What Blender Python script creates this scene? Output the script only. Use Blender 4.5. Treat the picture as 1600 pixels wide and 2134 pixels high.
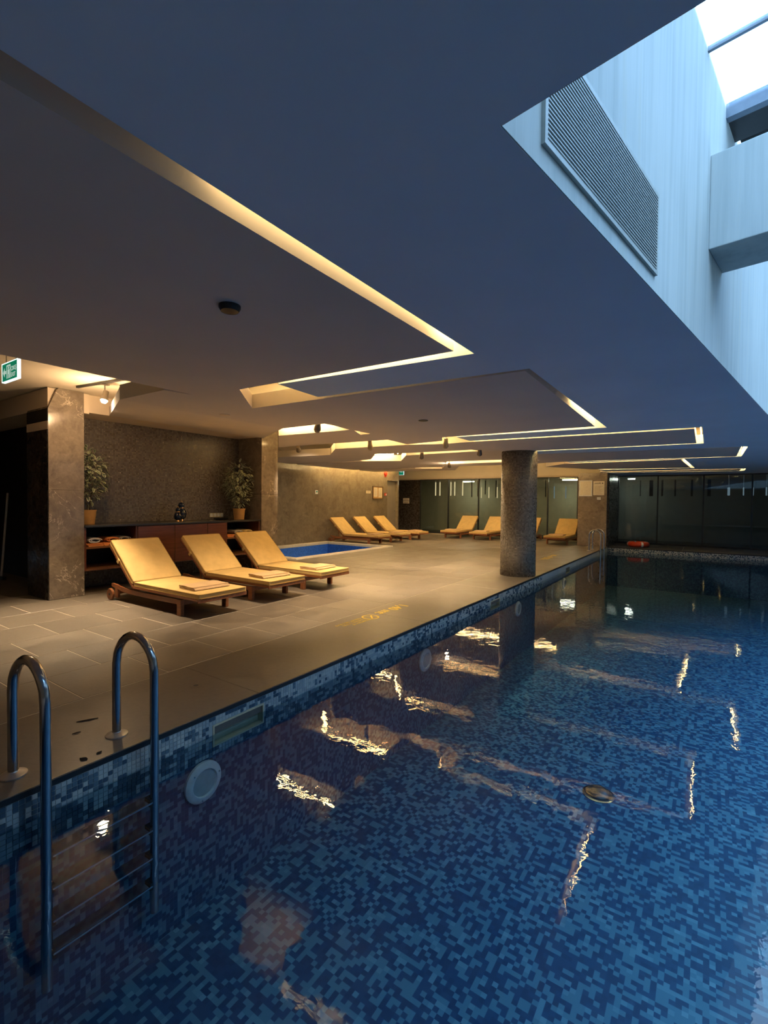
import bpy, bmesh, math, random
from mathutils import Vector, Matrix
from mathutils.geometry import tessellate_polygon
random.seed(7)
for o in list(bpy.data.objects): bpy.data.objects.remove(o)
scn = bpy.context.scene
COL = scn.collection

# ------------------------------------------------------------------ camera
EYE = 1.45
YAW, PITCH, ROLL, FPX = 0.59875, -0.023485, -0.010055, 991.0
fw = Vector((-math.sin(YAW)*math.cos(PITCH), math.cos(YAW)*math.cos(PITCH), math.sin(PITCH)))
rt = Vector((math.cos(YAW), math.sin(YAW), 0)); dn = fw.cross(rt)
rt2 = math.cos(ROLL)*rt + math.sin(ROLL)*dn
dn2 = -math.sin(ROLL)*rt + math.cos(ROLL)*dn
cam_d = bpy.data.cameras.new('camera'); cam = bpy.data.objects.new('camera', cam_d); COL.objects.link(cam)
cam_d.sensor_fit = 'HORIZONTAL'; cam_d.sensor_width = 36.0; cam_d.lens = FPX/1600*36; cam_d.clip_start = .02
m = Matrix.Identity(4)
for i in range(3):
    m[i][0] = rt2[i]; m[i][1] = -dn2[i]; m[i][2] = -fw[i]
m[0][3], m[1][3], m[2][3] = 0, 0, EYE
cam.matrix_world = m
scn.camera = cam

# ------------------------------------------------------------------ view, world
vs = scn.view_settings
vs.view_transform = 'Standard'; vs.look = 'None'; vs.gamma = 1.0; vs.use_curve_mapping = False
vs.exposure = 0.45
WARM = (1.0, .62, .25)
SKY_STRENGTH = 6.6
world = bpy.data.worlds.new('world'); scn.world = world; world.use_nodes = True
wn = world.node_tree; wn.nodes.clear()
wo = wn.nodes.new('ShaderNodeOutputWorld'); bg = wn.nodes.new('ShaderNodeBackground')
tc = wn.nodes.new('ShaderNodeTexCoord'); nz = wn.nodes.new('ShaderNodeTexNoise'); cr = wn.nodes.new('ShaderNodeValToRGB')
nz.inputs['Scale'].default_value = 3.2; nz.inputs['Detail'].default_value = 5
cr.color_ramp.elements[0].position = .38; cr.color_ramp.elements[0].color = (.16, .38, .74, 1)
cr.color_ramp.elements[1].position = .60; cr.color_ramp.elements[1].color = (.62, .85, .96, 1)
wn.links.new(tc.outputs['Generated'], nz.inputs['Vector']); wn.links.new(nz.outputs['Fac'], cr.inputs['Fac'])
wn.links.new(cr.outputs['Color'], bg.inputs['Color']); bg.inputs['Strength'].default_value = SKY_STRENGTH
wn.links.new(bg.outputs['Background'], wo.inputs['Surface'])

# ------------------------------------------------------------------ skylight frame of reference
SA = Vector((-.476, 1.237, 0)); SU = Vector((.17666, .98427, 0)).normalized(); SN = Vector((SU.y, -SU.x, 0))
S_LEN, S_WID, S_TOP = 12.4, 2.9, 4.18  # shaft extended out of view to carry more daylight to the far pool end
def sk(u, n, z=0): v = SA + SU*u + SN*n; return Vector((v.x, v.y, z))
def portal():
    l = bpy.data.lights.new('skylight_portal', 'AREA'); l.shape = 'RECTANGLE'; l.size = S_WID; l.size_y = S_LEN
    o = bpy.data.objects.new('skylight_portal', l); COL.objects.link(o)
    o.location = sk(S_LEN/2, S_WID/2, S_TOP+.12); o.rotation_euler = (0, 0, math.atan2(SN.y, SN.x))
    l.cycles.is_portal = True
portal()

# ------------------------------------------------------------------ node helpers
class NM:
    def __init__(s, name):
        s.mat = bpy.data.materials.new(name); s.mat.use_nodes = True
        s.t = s.mat.node_tree; s.t.nodes.clear()
        s.out = s.t.nodes.new('ShaderNodeOutputMaterial')
    def n(s, typ, ins=None, **kw):
        nd = s.t.nodes.new('ShaderNode'+typ)
        for k, v in kw.items(): setattr(nd, k, v)
        for k, v in (ins or {}).items(): s.put(nd, k, v)
        return nd
    def put(s, nd, k, v):
        i = nd.inputs[k]
        if isinstance(v, bpy.types.NodeSocket): s.t.links.new(v, i)
        elif isinstance(v, bpy.types.Node): s.t.links.new(v.outputs[0], i)
        else: i.default_value = v
    def ramp(s, fac, stops, interp='LINEAR'):
        r = s.n('ValToRGB', {'Fac': fac}); cr = r.color_ramp; cr.interpolation = interp
        while len(cr.elements) < len(stops): cr.elements.new(.5)
        for e, (p, c) in zip(cr.elements, stops): e.position = p; e.color = (*c, 1)
        return r.outputs['Color']
    def math(s, op, a, b=0.0):
        nd = s.n('Math', operation=op); s.put(nd, 0, a); s.put(nd, 1, b); return nd.outputs[0]
    def mix(s, f, a, b, blend='MIX'):
        nd = s.n('Mix', data_type='RGBA', blend_type=blend)
        s.put(nd, 'Factor', f)
        for k, v in (('A', a), ('B', b)):
            sock = [i for i in nd.inputs if i.name == k and i.type == 'RGBA'][0]
            if isinstance(v, bpy.types.NodeSocket): s.t.links.new(v, sock)
            else: sock.default_value = (*v, 1)
        return [o for o in nd.outputs if o.type == 'RGBA'][0]
    def bsdf(s, color, rough=.5, metal=0, spec=.5, bump=None, bstr=.2, bdist=.01, **kw):
        b = s.n('BsdfPrincipled')
        s.put(b, 'Base Color', color if isinstance(color, bpy.types.NodeSocket) else (*color, 1))
        s.put(b, 'Roughness', rough); s.put(b, 'Metallic', metal); s.put(b, 'Specular IOR Level', spec)
        if bump is not None:
            bp = s.n('Bump', {'Strength': bstr, 'Distance': bdist, 'Height': bump}); s.put(b, 'Normal', bp)
        s.t.links.new(b.outputs[0], s.out.inputs['Surface']); return b
    def obj(s): return s.n('TexCoord').outputs['Object']
    def pos(s): return s.n('NewGeometry').outputs['Position']
    def noise(s, vec, scale, detail=3, rough=.55, dist=0):
        return s.n('TexNoise', {'Vector': vec, 'Scale': scale, 'Detail': detail, 'Roughness': rough, 'Distortion': dist}).outputs['Fac']

def paint(name, c, rough=.75, var=.06, scale=6):
    k = NM(name); f = k.noise(k.pos(), scale, 4)
    col = k.ramp(f, [(.3, tuple(x*(1-var) for x in c)), (.7, tuple(min(1, x*(1+var)) for x in c))])
    k.bsdf(col, rough, bump=k.noise(k.pos(), 180, 2), bstr=.05, bdist=.002); return k.mat
def plain(name, c, rough=.5, metal=0, spec=.5):
    k = NM(name); f = k.noise(k.obj(), 25, 2)
    col = k.ramp(f, [(.3, tuple(x*.92 for x in c)), (.7, tuple(min(1, x*1.06) for x in c))])
    k.bsdf(col, rough, metal, spec); return k.mat
def glow(name, c, strength):
    k = NM(name); e = k.n('Emission', {'Color': (*c, 1), 'Strength': strength}); k.t.links.new(e.outputs[0], k.out.inputs['Surface']); return k.mat
def marble(name, dark, light, vein, rough=.12, scale=1.0, vmul=1.0):
    k = NM(name); p = k.pos()
    a = k.noise(p, 3.5*scale, 8, .65, 1.2); b = k.noise(p, 17*scale, 6, .7, .6)
    s = k.math('ADD', k.math('MULTIPLY', a, .6), k.math('MULTIPLY', b, .4))
    col = k.ramp(s, [(.36, dark), (.62, light)])
    # wandering pale veins: thin iso-lines of distorted noise, broken up by another noise
    v = k.noise(p, 1.7*scale, 6, .6, 1.6); d = k.math('ABSOLUTE', k.math('SUBTRACT', v, .5))
    line = k.ramp(d, [(0, (1, 1, 1)), (.012, (0, 0, 0))])
    br = k.ramp(k.noise(p, 2.3*scale, 3), [(.52, (0, 0, 0)), (.66, (1, 1, 1))])
    mk = k.math('MULTIPLY', k.math('MULTIPLY', line, br), vmul)
    col = k.mix(mk, col, vein)
    k.bsdf(col, k.ramp(b, [(.2, (rough*.7,)*3), (.8, (rough*1.5,)*3)]), spec=.5); return k.mat
def wood(name, c1, c2, rough=.4, axis=0, scale=1.0):
    k = NM(name); mp = k.n('Mapping', {'Vector': k.obj()}); sc = [26*scale]*3; sc[axis] = 2.0*scale; mp.inputs['Scale'].default_value = sc
    f = k.noise(mp.outputs[0], 1.0, 6, .6, .8)
    k.bsdf(k.ramp(f, [(.3, c1), (.7, c2)]), rough, bump=f, bstr=.1, bdist=.003); return k.mat
def fabric(name, c, rough=.9, scale=1.0):
    k = NM(name); o = k.obj(); w = k.noise(o, 420*scale, 1); f = k.noise(o, 7, 4)
    col = k.ramp(f, [(.3, tuple(x*.9 for x in c)), (.7, tuple(min(1, x*1.07) for x in c))])
    k.bsdf(col, rough, spec=.2, bump=w, bstr=.25, bdist=.002)
    return k.mat
def grid_uv(k, mode, size):
    """cell id + distance-to-joint mask for small square tiles; mode picks the two axes (or the UV layer, in metres)"""
    if mode == 'uv': src = k.n('UVMap').outputs[0]; ax = ('X', 'Y')
    else: src = k.pos(); ax = {'xy': ('X', 'Y'), 'xz': ('X', 'Z'), 'yz': ('Y', 'Z')}[mode]
    sp = k.n('SeparateXYZ', {0: src})
    a = k.math('DIVIDE', sp.outputs[ax[0]], size); b = k.math('DIVIDE', sp.outputs[ax[1]], size)
    ia = k.math('FLOOR', a); ib = k.math('FLOOR', b)
    cid = k.n('CombineXYZ', {'X': ia, 'Y': ib}).outputs[0]
    fa = k.math('ABSOLUTE', k.math('SUBTRACT', k.math('SUBTRACT', a, ia), .5)); fb = k.math('ABSOLUTE', k.math('SUBTRACT', k.math('SUBTRACT', b, ib), .5))
    mx = k.math('MAXIMUM', fa, fb)
    return cid, mx
def mosaic(name, mode, size, stops, grout, rough=.2, cluster=0, gl=.44, rvar=.3, interp='CONSTANT', bstr=.35):
    k = NM(name); cid, mx = grid_uv(k, mode, size)
    wnz = k.n('TexWhiteNoise', {'Vector': cid}, noise_dimensions='3D')
    v = wnz.outputs['Value']
    if cluster:
        cl = k.noise(cid, cluster, 2)
        v = k.math('ADD', k.math('MULTIPLY', v, .62), k.math('MULTIPLY', k.math('SUBTRACT', cl, .31), 1.0))
    col = k.ramp(v, stops, interp)
    joint = k.ramp(mx, [(gl, (0, 0, 0)), (gl+.03, (1, 1, 1))])
    col = k.mix(joint, col, grout)
    w2 = k.n('TexWhiteNoise', {'Vector': k.n('VectorMath', {0: cid, 1: (17.3, 5.1, 2.2)}, operation='ADD').outputs[0]}, noise_dimensions='3D')
    rg = k.math('ADD', k.math('MULTIPLY', w2.outputs['Value'], rvar), rough)
    hgt = k.math('SUBTRACT', k.math('MULTIPLY', w2.outputs['Value'], .3), joint)
    k.bsdf(col, rg, bump=hgt, bstr=bstr, bdist=.004); return k.mat

# ------------------------------------------------------------------ materials
MT = {}
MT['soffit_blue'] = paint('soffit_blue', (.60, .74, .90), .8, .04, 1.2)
MT['soffit_taupe'] = paint('soffit_taupe', (.60, .55, .51), .8, .04, 1.2)
MT['cream'] = paint('cream_plaster', (.72, .64, .50), .85, .03, 2)
MT['bulk'] = paint('bulkhead_plaster', (.62, .52, .40), .85, .04, 2)
MT['shaft'] = None
def shaft_mat():
    k = NM('shaft_concrete'); p = k.pos(); mp = k.n('Mapping', {'Vector': p}); mp.inputs['Scale'].default_value = (9, 9, .35)
    st = k.noise(mp.outputs[0], 1.6, 5, .6); lo = k.noise(p, 1.1, 3)
    col = k.ramp(st, [(.3, (.41, .45, .44)), (.55, (.52, .55, .54)), (.75, (.50, .51, .46))])
    col = k.mix(k.ramp(lo, [(.45, (0, 0, 0)), (.75, (.5, .5, .5))]), col, (.60, .62, .60))
    k.bsdf(col, .85, bump=st, bstr=.25, bdist=.01); return k.mat
MT['shaft'] = shaft_mat()
MT['marble'] = marble('grey_marble', (.15, .12, .092), (.27, .222, .172), (.62, .53, .42), .12)
MT['marble_wall'] = marble('polished_marble_wall', (.15, .122, .085), (.245, .205, .145), (.42, .36, .26), .13, .8, .5)
MT['dark_polish'] = marble('dark_polished_stone', (.028, .022, .018), (.05, .04, .033), (.12, .10, .085), .25, .8, .4)
MT['black_wall'] = paint('deep_black', (.006, .005, .005), .6)  # near-black fill; on the niche walls it paints in the corridor's darkness
MT['mosaic_wall'] = mosaic('brown_mosaic', 'yz', .026, [(0, (.115, .092, .070)), (.35, (.15, .122, .092)), (.62, (.185, .152, .114)), (.86, (.225, .188, .14)), (.994, (.42, .36, .27))], (.045, .036, .028), .2, 0, .40, .3)
MT['mosaic_col'] = mosaic('column_mosaic', 'uv', .027, [(0, (.19, .165, .13)), (.35, (.23, .20, .158)), (.62, (.27, .235, .188)), (.86, (.32, .28, .225)), (.994, (.45, .41, .33))], (.05, .042, .034), .18, 0, .40, .3)
PB = [(0, (.010, .045, .110)), (.34, (.013, .056, .130)), (.52, (.065, .165, .235)), (.78, (.095, .21, .28)), (.93, (.13, .25, .32))]
MT['pool_floor'] = mosaic('pool_floor_mosaic', 'xy', .031, PB, (.02, .075, .17), .35, .33, .49, .2, bstr=.1)
MT['pool_wall_x'] = mosaic('pool_wall_mosaic_side', 'yz', .026, PB, (.03, .09, .19), .3, .33, .46, .2)
MT['pool_wall_y'] = mosaic('pool_wall_mosaic_end', 'xz', .026, PB, (.03, .09, .19), .3, .33, .46, .2)
MT['grout'] = paint('pale_grout', (.62, .54, .43), .9)
MT['tile_grout'] = paint('white_grout', (.30, .36, .38), .9)
def stone(name, c1, c2, rough):
    k = NM(name); p = k.pos(); oi = k.n('ObjectInfo').outputs['Random']
    a = k.noise(p, 2.2, 7, .65, .8); b = k.noise(p, 30, 4, .6)
    s = k.math('ADD', k.math('MULTIPLY', a, .7), k.math('ADD', k.math('MULTIPLY', b, .25), k.math('MULTIPLY', k.math('SUBTRACT', oi, .5), .16)))
    col = k.ramp(s, [(.33, c1), (.66, c2)])
    rg = k.ramp(a, [(.3, (rough*.8,)*3), (.7, (rough*1.25,)*3)])
    h = k.math('ADD', k.math('MULTIPLY', k.noise(p, 9, 5, .6, 1.0), .8), k.math('MULTIPLY', b, .3))
    k.bsdf(col, rg, bump=h, bstr=.22, bdist=.008); return k.mat
MT['tile'] = stone('taupe_slate', (.125, .105, .085), (.215, .182, .145), .42)
MT['coping'] = stone('coping_stone', (.105, .088, .070), (.17, .145, .113), .36)
MT['ledge'] = stone('dark_ledge_stone', (.03, .03, .03), (.055, .052, .05), .4)
MT['edge_black'] = plain('black_edge', (.010, .010, .011), .35)
MT['steel'] = plain('polished_steel', (.55, .55, .56), .16, 1.0)
MT['steel_satin'] = plain('satin_steel', (.62, .60, .57), .42, .85)
MT['steel_dark'] = plain('dark_fitting', (.02, .02, .022), .4)
MT['white_plastic'] = plain('white_plastic', (.72, .74, .74), .35)
MT['beige_plastic'] = plain('beige_plastic', (.55, .50, .34), .45)
MT['teak'] = wood('teak', (.155, .052, .018), (.30, .115, .042), .42, 0)
MT['mahogany'] = wood('mahogany', (.085, .026, .015), (.165, .055, .03), .32, 1)
MT['mahogany_edge'] = wood('mahogany_edge', (.12, .05, .022), (.23, .105, .05), .4, 1)
MT['dark_top'] = plain('dark_worktop', (.028, .024, .021), .25)
MT['cushion'] = fabric('mustard_cushion', (.62, .44, .185))
MT['piping'] = fabric('cushion_piping', (.42, .26, .08))
MT['towel_beige'] = fabric('beige_towel', (.56, .39, .22), scale=.6)
MT['towel_orange'] = fabric('orange_towel', (.75, .27, .09), scale=.6)
MT['towel_white'] = fabric('white_towel', (.62, .60, .60), scale=.6)
MT['towel_grey'] = fabric('grey_towel', (.45, .40, .35), scale=.6)
MT['towel_yellow'] = fabric('yellow_towel', (.68, .50, .22), scale=.6)
MT['pot'] = plain('ochre_pot', (.50, .27, .085), .55)
MT['soil'] = paint('soil', (.03, .02, .012), .95)
MT['leaf'] = plain('leaf_green', (.15, .19, .10), .45)
MT['leaf_edge'] = plain('leaf_cream', (.50, .50, .34), .5)
MT['stem'] = plain('plant_stem', (.18, .13, .08), .8)
MT['navy'] = plain('navy_glaze', (.006, .014, .034), .12)
MT['gold'] = plain('gold_glaze', (.60, .40, .22), .25, .6)
MT['red'] = plain('red_plastic', (.60, .05, .025), .4)
MT['orange_buoy'] = plain('orange_vinyl', (.62, .065, .02), .4)
MT['rim'] = stone('pale_kerb', (.60, .55, .44), (.74, .68, .55), .5)
MT['kid_blue'] = mosaic('kid_pool_mosaic', 'xz', .03, [(0, (.012, .09, .50)), (.5, (.02, .12, .60)), (.85, (.03, .15, .68))], (.02, .10, .5), .35, 0, .47, .2, bstr=.1)
MT['kid_blue_x'] = mosaic('kid_pool_mosaic_x', 'yz', .03, [(0, (.03, .15, .70)), (.5, (.04, .18, .80)), (.85, (.05, .21, .86))], (.03, .14, .65), .35, 0, .47, .2, bstr=.1)
MT['paper'] = plain('paper', (.74, .66, .50), .8)
MT['ink'] = plain('ink', (.10, .08, .06), .8)
MT['cork'] = plain('cork_board', (.45, .28, .10), .9)
MT['frame_wood'] = wood('frame_wood', (.04, .02, .008), (.08, .04, .015), .4)
MT['frame_black'] = plain('black_frame', (.006, .006, .007), .4)
MT['door_grey'] = paint('grey_door', (.22, .19, .15), .5)
MT['yellow_print'] = plain('yellow_print', (.70, .50, .06), .6)
MT['back_room'] = paint('back_room_wall', (.50, .48, .38), .8)
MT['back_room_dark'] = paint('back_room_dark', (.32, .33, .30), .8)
MT['green_sign'] = glow('green_sign_panel', (.01, .22, .11), .55)
MT['sign_edge'] = glow('sign_edge', (.75, 1.0, .95), 1.5)
MT['sign_print'] = glow('sign_print', (.55, .75, .62), .55)
MT['led'] = glow('led_strip', (1.0, .63, .23), 40.0)
MT['led_dim'] = glow('led_strip_dim', (1.0, .62, .24), 11.0)
MT['led_hot'] = glow('led_strip_hot', (1.0, .67, .28), 100.0)
MT['bulb'] = glow('spot_lens', (1.0, .72, .42), 60.0)
MT['bulb_off'] = plain('spot_lens_side', (.30, .25, .18), .3)
MT['lamp_white'] = glow('white_lamp', (.95, 1.0, .82), 48.0)
MT['lamp_head'] = plain('spot_housing', (.20, .17, .14), .35, .6)
MT['debris'] = plain('dry_leaf', (.02, .014, .008), .9)
def water_mat(name, tint, scale, strg):
    k = NM(name); p = k.pos()
    mp = k.n('Mapping', {'Vector': p}); mp.inputs['Scale'].default_value = (1, 1, 1)
    h = k.math('ADD', k.noise(mp.outputs[0], 3.2*scale, 2, .5), k.math('MULTIPLY', k.noise(mp.outputs[0], 11*scale, 3, .55, .4), .33))
    bp = k.n('Bump', {'Strength': strg, 'Distance': .02, 'Height': h})
    tr = k.n('BsdfTransparent', {'Color': (*tint, 1)}); gl = k.n('BsdfGlossy', {'Roughness': .015, 'Normal': bp.outputs[0]})
    fr = k.n('Fresnel', {'IOR': 1.33, 'Normal': bp.outputs[0]})
    mx = k.n('MixShader'); k.t.links.new(fr.outputs[0], mx.inputs[0]); k.t.links.new(tr.outputs[0], mx.inputs[1]); k.t.links.new(gl.outputs[0], mx.inputs[2])
    k.t.links.new(mx.outputs[0], k.out.inputs['Surface']); return k.mat
MT['water'] = water_mat('pool_water', (.74, .93, 1.0), 1.0, .10)
MT['kid_water'] = water_mat('kid_water', (.75, .9, 1.0), 1.0, .12)
def glass_mat(name, tint, ior):
    k = NM(name); n = k.noise(k.pos(), 1.2, 3)
    tr = k.n('BsdfTransparent', {'Color': (*tint, 1)}); bp = k.n('Bump', {'Strength': .03, 'Distance': .01, 'Height': n})
    gl = k.n('BsdfGlossy', {'Roughness': .02, 'Color': (.9, .95, 1, 1), 'Normal': bp.outputs[0]}); fr = k.n('Fresnel', {'IOR': ior})
    mx = k.n('MixShader'); k.t.links.new(fr.outputs[0], mx.inputs[0]); k.t.links.new(tr.outputs[0], mx.inputs[1]); k.t.links.new(gl.outputs[0], mx.inputs[2])
    k.t.links.new(mx.outputs[0], k.out.inputs['Surface']); return k.mat
MT['glass'] = glass_mat('tinted_glass', (.72, .73, .66), 1.5)
MT['glass_dark'] = glass_mat('dark_tinted_glass', (.66, .70, .70), 1.55)
MT['sky_glass'] = glass_mat('skylight_glass', (.93, .96, 1.0), 1.2)

# ------------------------------------------------------------------ mesh helpers
class MB:
    def __init__(s): s.v = []; s.f = []; s.uv = {}
    def add(s, vs, fs):
        b = len(s.v); s.v += [tuple(v) for v in vs]; s.f += [tuple(b+i for i in f) for f in fs]; return s
    def box(s, x0, x1, y0, y1, z0, z1):
        return s.add([(x0, y0, z0), (x1, y0, z0), (x1, y1, z0), (x0, y1, z0), (x0, y0, z1), (x1, y0, z1), (x1, y1, z1), (x0, y1, z1)],
                     [(3, 2, 1, 0), (4, 5, 6, 7), (0, 1, 5, 4), (1, 2, 6, 5), (2, 3, 7, 6), (3, 0, 4, 7)])
    def obox(s, o, ax, ay, az):
        """box spanned by three vectors from corner o"""
        o, ax, ay, az = map(Vector, (o, ax, ay, az))
        return s.add([o, o+ax, o+ax+ay, o+ay, o+az, o+ax+az, o+ax+ay+az, o+ay+az], [(3, 2, 1, 0), (4, 5, 6, 7), (0, 1, 5, 4), (1, 2, 6, 5), (2, 3, 7, 6), (3, 0, 4, 7)])
    def quad(s, a, b, c, d): return s.add([a, b, c, d], [(0, 1, 2, 3)])
    def prism(s, poly, z0, z1, holes=()):
        loops = [[Vector((p[0], p[1], 0)) for p in poly]] + [[Vector((p[0], p[1], 0)) for p in h] for h in holes]
        tris = tessellate_polygon(loops); flat = [p for l in loops for p in l]; n = len(flat)
        fs = []
        for t in tris:
            a, b, c = (flat[i] for i in t)
            cw = (b.x-a.x)*(c.y-a.y)-(b.y-a.y)*(c.x-a.x) < 0
            t = tuple(t) if not cw else tuple(t)[::-1]
            fs.append(t[::-1]); fs.append(tuple(i+n for i in t))
        b = 0
        for l in loops:
            k = len(l)
            for i in range(k): fs.append((b+i, b+(i+1) % k, n+b+(i+1) % k, n+b+i))
            b += k
        return s.add([(p.x, p.y, z0) for p in flat]+[(p.x, p.y, z1) for p in flat], fs)
    def lathe(s, prof, c=(0, 0, 0), seg=24, axis='z'):
        vs = []; fs = []
        for r, h in prof:
            for i in range(seg):
                a = 2*math.pi*i/seg; x, y = r*math.cos(a), r*math.sin(a)
                vs.append({'z': (c[0]+x, c[1]+y, c[2]+h), 'y': (c[0]+x, c[1]+h, c[2]+y), 'x': (c[0]+h, c[1]+x, c[2]+y)}[axis])
        for j in range(len(prof)-1):
            for i in range(seg): fs.append((j*seg+i, j*seg+(i+1) % seg, (j+1)*seg+(i+1) % seg, (j+1)*seg+i))
        fs.append(tuple(range(seg))[::-1]); fs.append(tuple((len(prof)-1)*seg+i for i in range(seg)))
        return s.add(vs, fs)
    def tube(s, pts, r, seg=10, cap=True):
        pts = [Vector(p) for p in pts]; vs = []; fs = []; up = None
        for i, p in enumerate(pts):
            t = (pts[min(i+1, len(pts)-1)]-pts[max(i-1, 0)]).normalized()
            if up is None: up = Vector((0, 0, 1)) if abs(t.z) < .9 else Vector((1, 0, 0))
            a = (up - t*up.dot(t)).normalized(); b = t.cross(a); up = a
            rr = r[i] if isinstance(r, (list, tuple)) else r
            for k in range(seg):
                an = 2*math.pi*k/seg; vs.append(p + a*(rr*math.cos(an)) + b*(rr*math.sin(an)))
        for j in range(len(pts)-1):
            for k in range(seg): fs.append((j*seg+k, j*seg+(k+1) % seg, (j+1)*seg+(k+1) % seg, (j+1)*seg+k))
        if cap: fs.append(tuple(range(seg))[::-1]); fs.append(tuple((len(pts)-1)*seg+k for k in range(seg)))
        return s.add(vs, fs)
    def strip(s, pts, th, depth, axis='y', off=0.0):
        """thick ribbon following a 2-D path, extruded along an axis"""
        n = len(pts); L = []; Rr = []
        for i in range(n):
            a = Vector(pts[max(i-1, 0)]); b = Vector(pts[min(i+1, n-1)]); d = (b-a).normalized(); nn = Vector((-d.y, d.x))*th/2; p = Vector(pts[i])
            L.append(p+nn); Rr.append(p-nn)
        ring = L + Rr[::-1]; k = len(ring)
        def P(q, d): return (q.x, off+d, q.y) if axis == 'y' else (off+d, q.x, q.y)
        vs = [P(q, 0) for q in ring]+[P(q, depth) for q in ring]
        fs = [(i, (i+1) % k, k+(i+1) % k, k+i) for i in range(k)]
        for i in range(n-1):
            fs.append((i, k-1-i, k-2-i, i+1)[::-1]); fs.append((k+i, k+k-1-i, k+k-2-i, k+i+1))
        return s.add(vs, fs)
    def build(s, name, mat, parent=None, bevel=0, smooth=False, seg=2, kind=None, mats=None, fmat=None):
        me = bpy.data.meshes.new(name); me.from_pydata(s.v, [], s.f)
        for mm in (mats or [mat]): me.materials.append(MT[mm] if isinstance(mm, str) else mm)
        if fmat: me.polygons.foreach_set('material_index', fmat)
        bm = bmesh.new(); bm.from_mesh(me); (len(s.f) > 1 and bmesh.ops.recalc_face_normals(bm, faces=bm.faces))
        if bevel:
            bmesh.ops.bevel(bm, geom=[e for e in bm.edges if e.calc_face_angle(0) > .5], offset=bevel, segments=seg, profile=.6, affect='EDGES', clamp_overlap=True)
        bm.to_mesh(me); bm.free()
        if smooth:
            for p in me.polygons: p.use_smooth = True
            try: me.set_sharp_from_angle(angle=.7)
            except Exception: pass
        o = bpy.data.objects.new(name, me); COL.objects.link(o)
        if parent is not None: o.parent = parent
        if kind: o['kind'] = kind
        return o
def link_mesh(name, me, parent=None, loc=(0, 0, 0)):
    o = bpy.data.objects.new(name, me); COL.objects.link(o); o.location = loc
    if parent is not None: o.parent = parent
    return o
def empty(name, loc=(0, 0, 0), rz=0):
    o = bpy.data.objects.new(name, None); COL.objects.link(o); o.location = loc; o.rotation_euler = (0, 0, rz); o.empty_display_size = .1; return o
def tag(o, label, cat, group=None):
    o['label'] = label; o['category'] = cat
    if group: o['group'] = group
    return o
def struct(o): o['kind'] = 'structure'; return o
def dup(root, loc, rz):
    r = root.copy(); COL.objects.link(r); r.location = loc; r.rotation_euler = (0, 0, rz)
    for ch in list(root.children):
        c = ch.copy(); COL.objects.link(c); c.parent = r
        for g in ch.children:
            d = g.copy(); COL.objects.link(d); d.parent = c
    return r

# ------------------------------------------------------------------ dimensions of the room
PX, PY0, PY1, PXR = -2.76, .10, 17.30, 3.40        # pool left edge, near end, far end, right edge
WZ, BZ = -.16, -1.30                               # water level, pool bottom
CX = -3.70                                         # inner edge of the coping
ZC, ZT, ZU = 2.45, 2.60, 3.00                      # soffit, top of soffit slabs, upper ceiling
XL, XR, YB, YF = -13.0, 4.9, -3.0, 19.2
KX0, KX1, KY0, KY1 = -10.95, -8.2, 8.28, 12.55     # plunge pool outer rim

# ------------------------------------------------------------------ floor
b = MB()
for (x0, x1, y0, y1) in ((XL, KX0, YB, YF), (KX0, KX1, YB, KY0), (KX0, KX1, KY1, YF), (KX1, CX, YB, YF), (CX, XR, YB, PY0)):
    b.box(x0, x1, y0, y1, -.16, -.0022)
floor = struct(b.build('floor', 'grout'))
TP = .6575
tm = MB().box(0, TP-.007, 0, TP-.007, -.02, 0).build('tile', 'tile', bevel=.0025, seg=1)
tile_me = tm.data; bpy.data.objects.remove(tm)
cells = []
for r in range(14):
    x1 = CX - r*TP; x0 = x1-TP
    off = 1.6 + (r*.4255) % TP
    for c in range(-8, 28):
        y0 = off + c*TP - .0
        if x1 < XL or y0+TP > YF or y0 < YB or x0 < -12.6: continue
        if x0 < KX1 and x1 > KX0 and y0 < KY1 and y0+TP > KY0: cells.append((x0, y0, 'cut')); continue
        if x0 < -8.3 and y0 < 7.4: cells.append((x0, y0, 'hid')); continue
        cells.append((x0, y0, ''))
near = sorted([c for c in cells if c[2] == '' and c[1] > -.2], key=lambda c: math.hypot(c[0], c[1]))[:270]
ns = set(near)
for (x0, y0, _) in near:
    link_mesh('tile', tile_me, floor, (x0, y0, 0))
b = MB(); rest = 0
for c in cells:
    if c in ns: continue
    x0, y0, k = c; x1, y1 = x0+TP-.007, y0+TP-.007
    if k == 'cut':
        # keep the part of the tile outside the plunge pool
        if x1 > KX1: b.box(max(x0, KX1), x1, y0, y1, -.02, 0)
        if x0 < KX0: b.box(x0, min(x1, KX0), y0, y1, -.02, 0)
        xa, xb = max(x0, KX0), min(x1, KX1)
        if y0 < KY0: b.box(xa, xb, y0, KY0, -.02, 0)
        if y1 > KY1: b.box(xa, xb, KY1, y1, -.02, 0)
    else: b.box(x0, x1, y0, y1, -.02, 0)
b.build('tile_field', 'tile', floor, kind='stuff')

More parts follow.
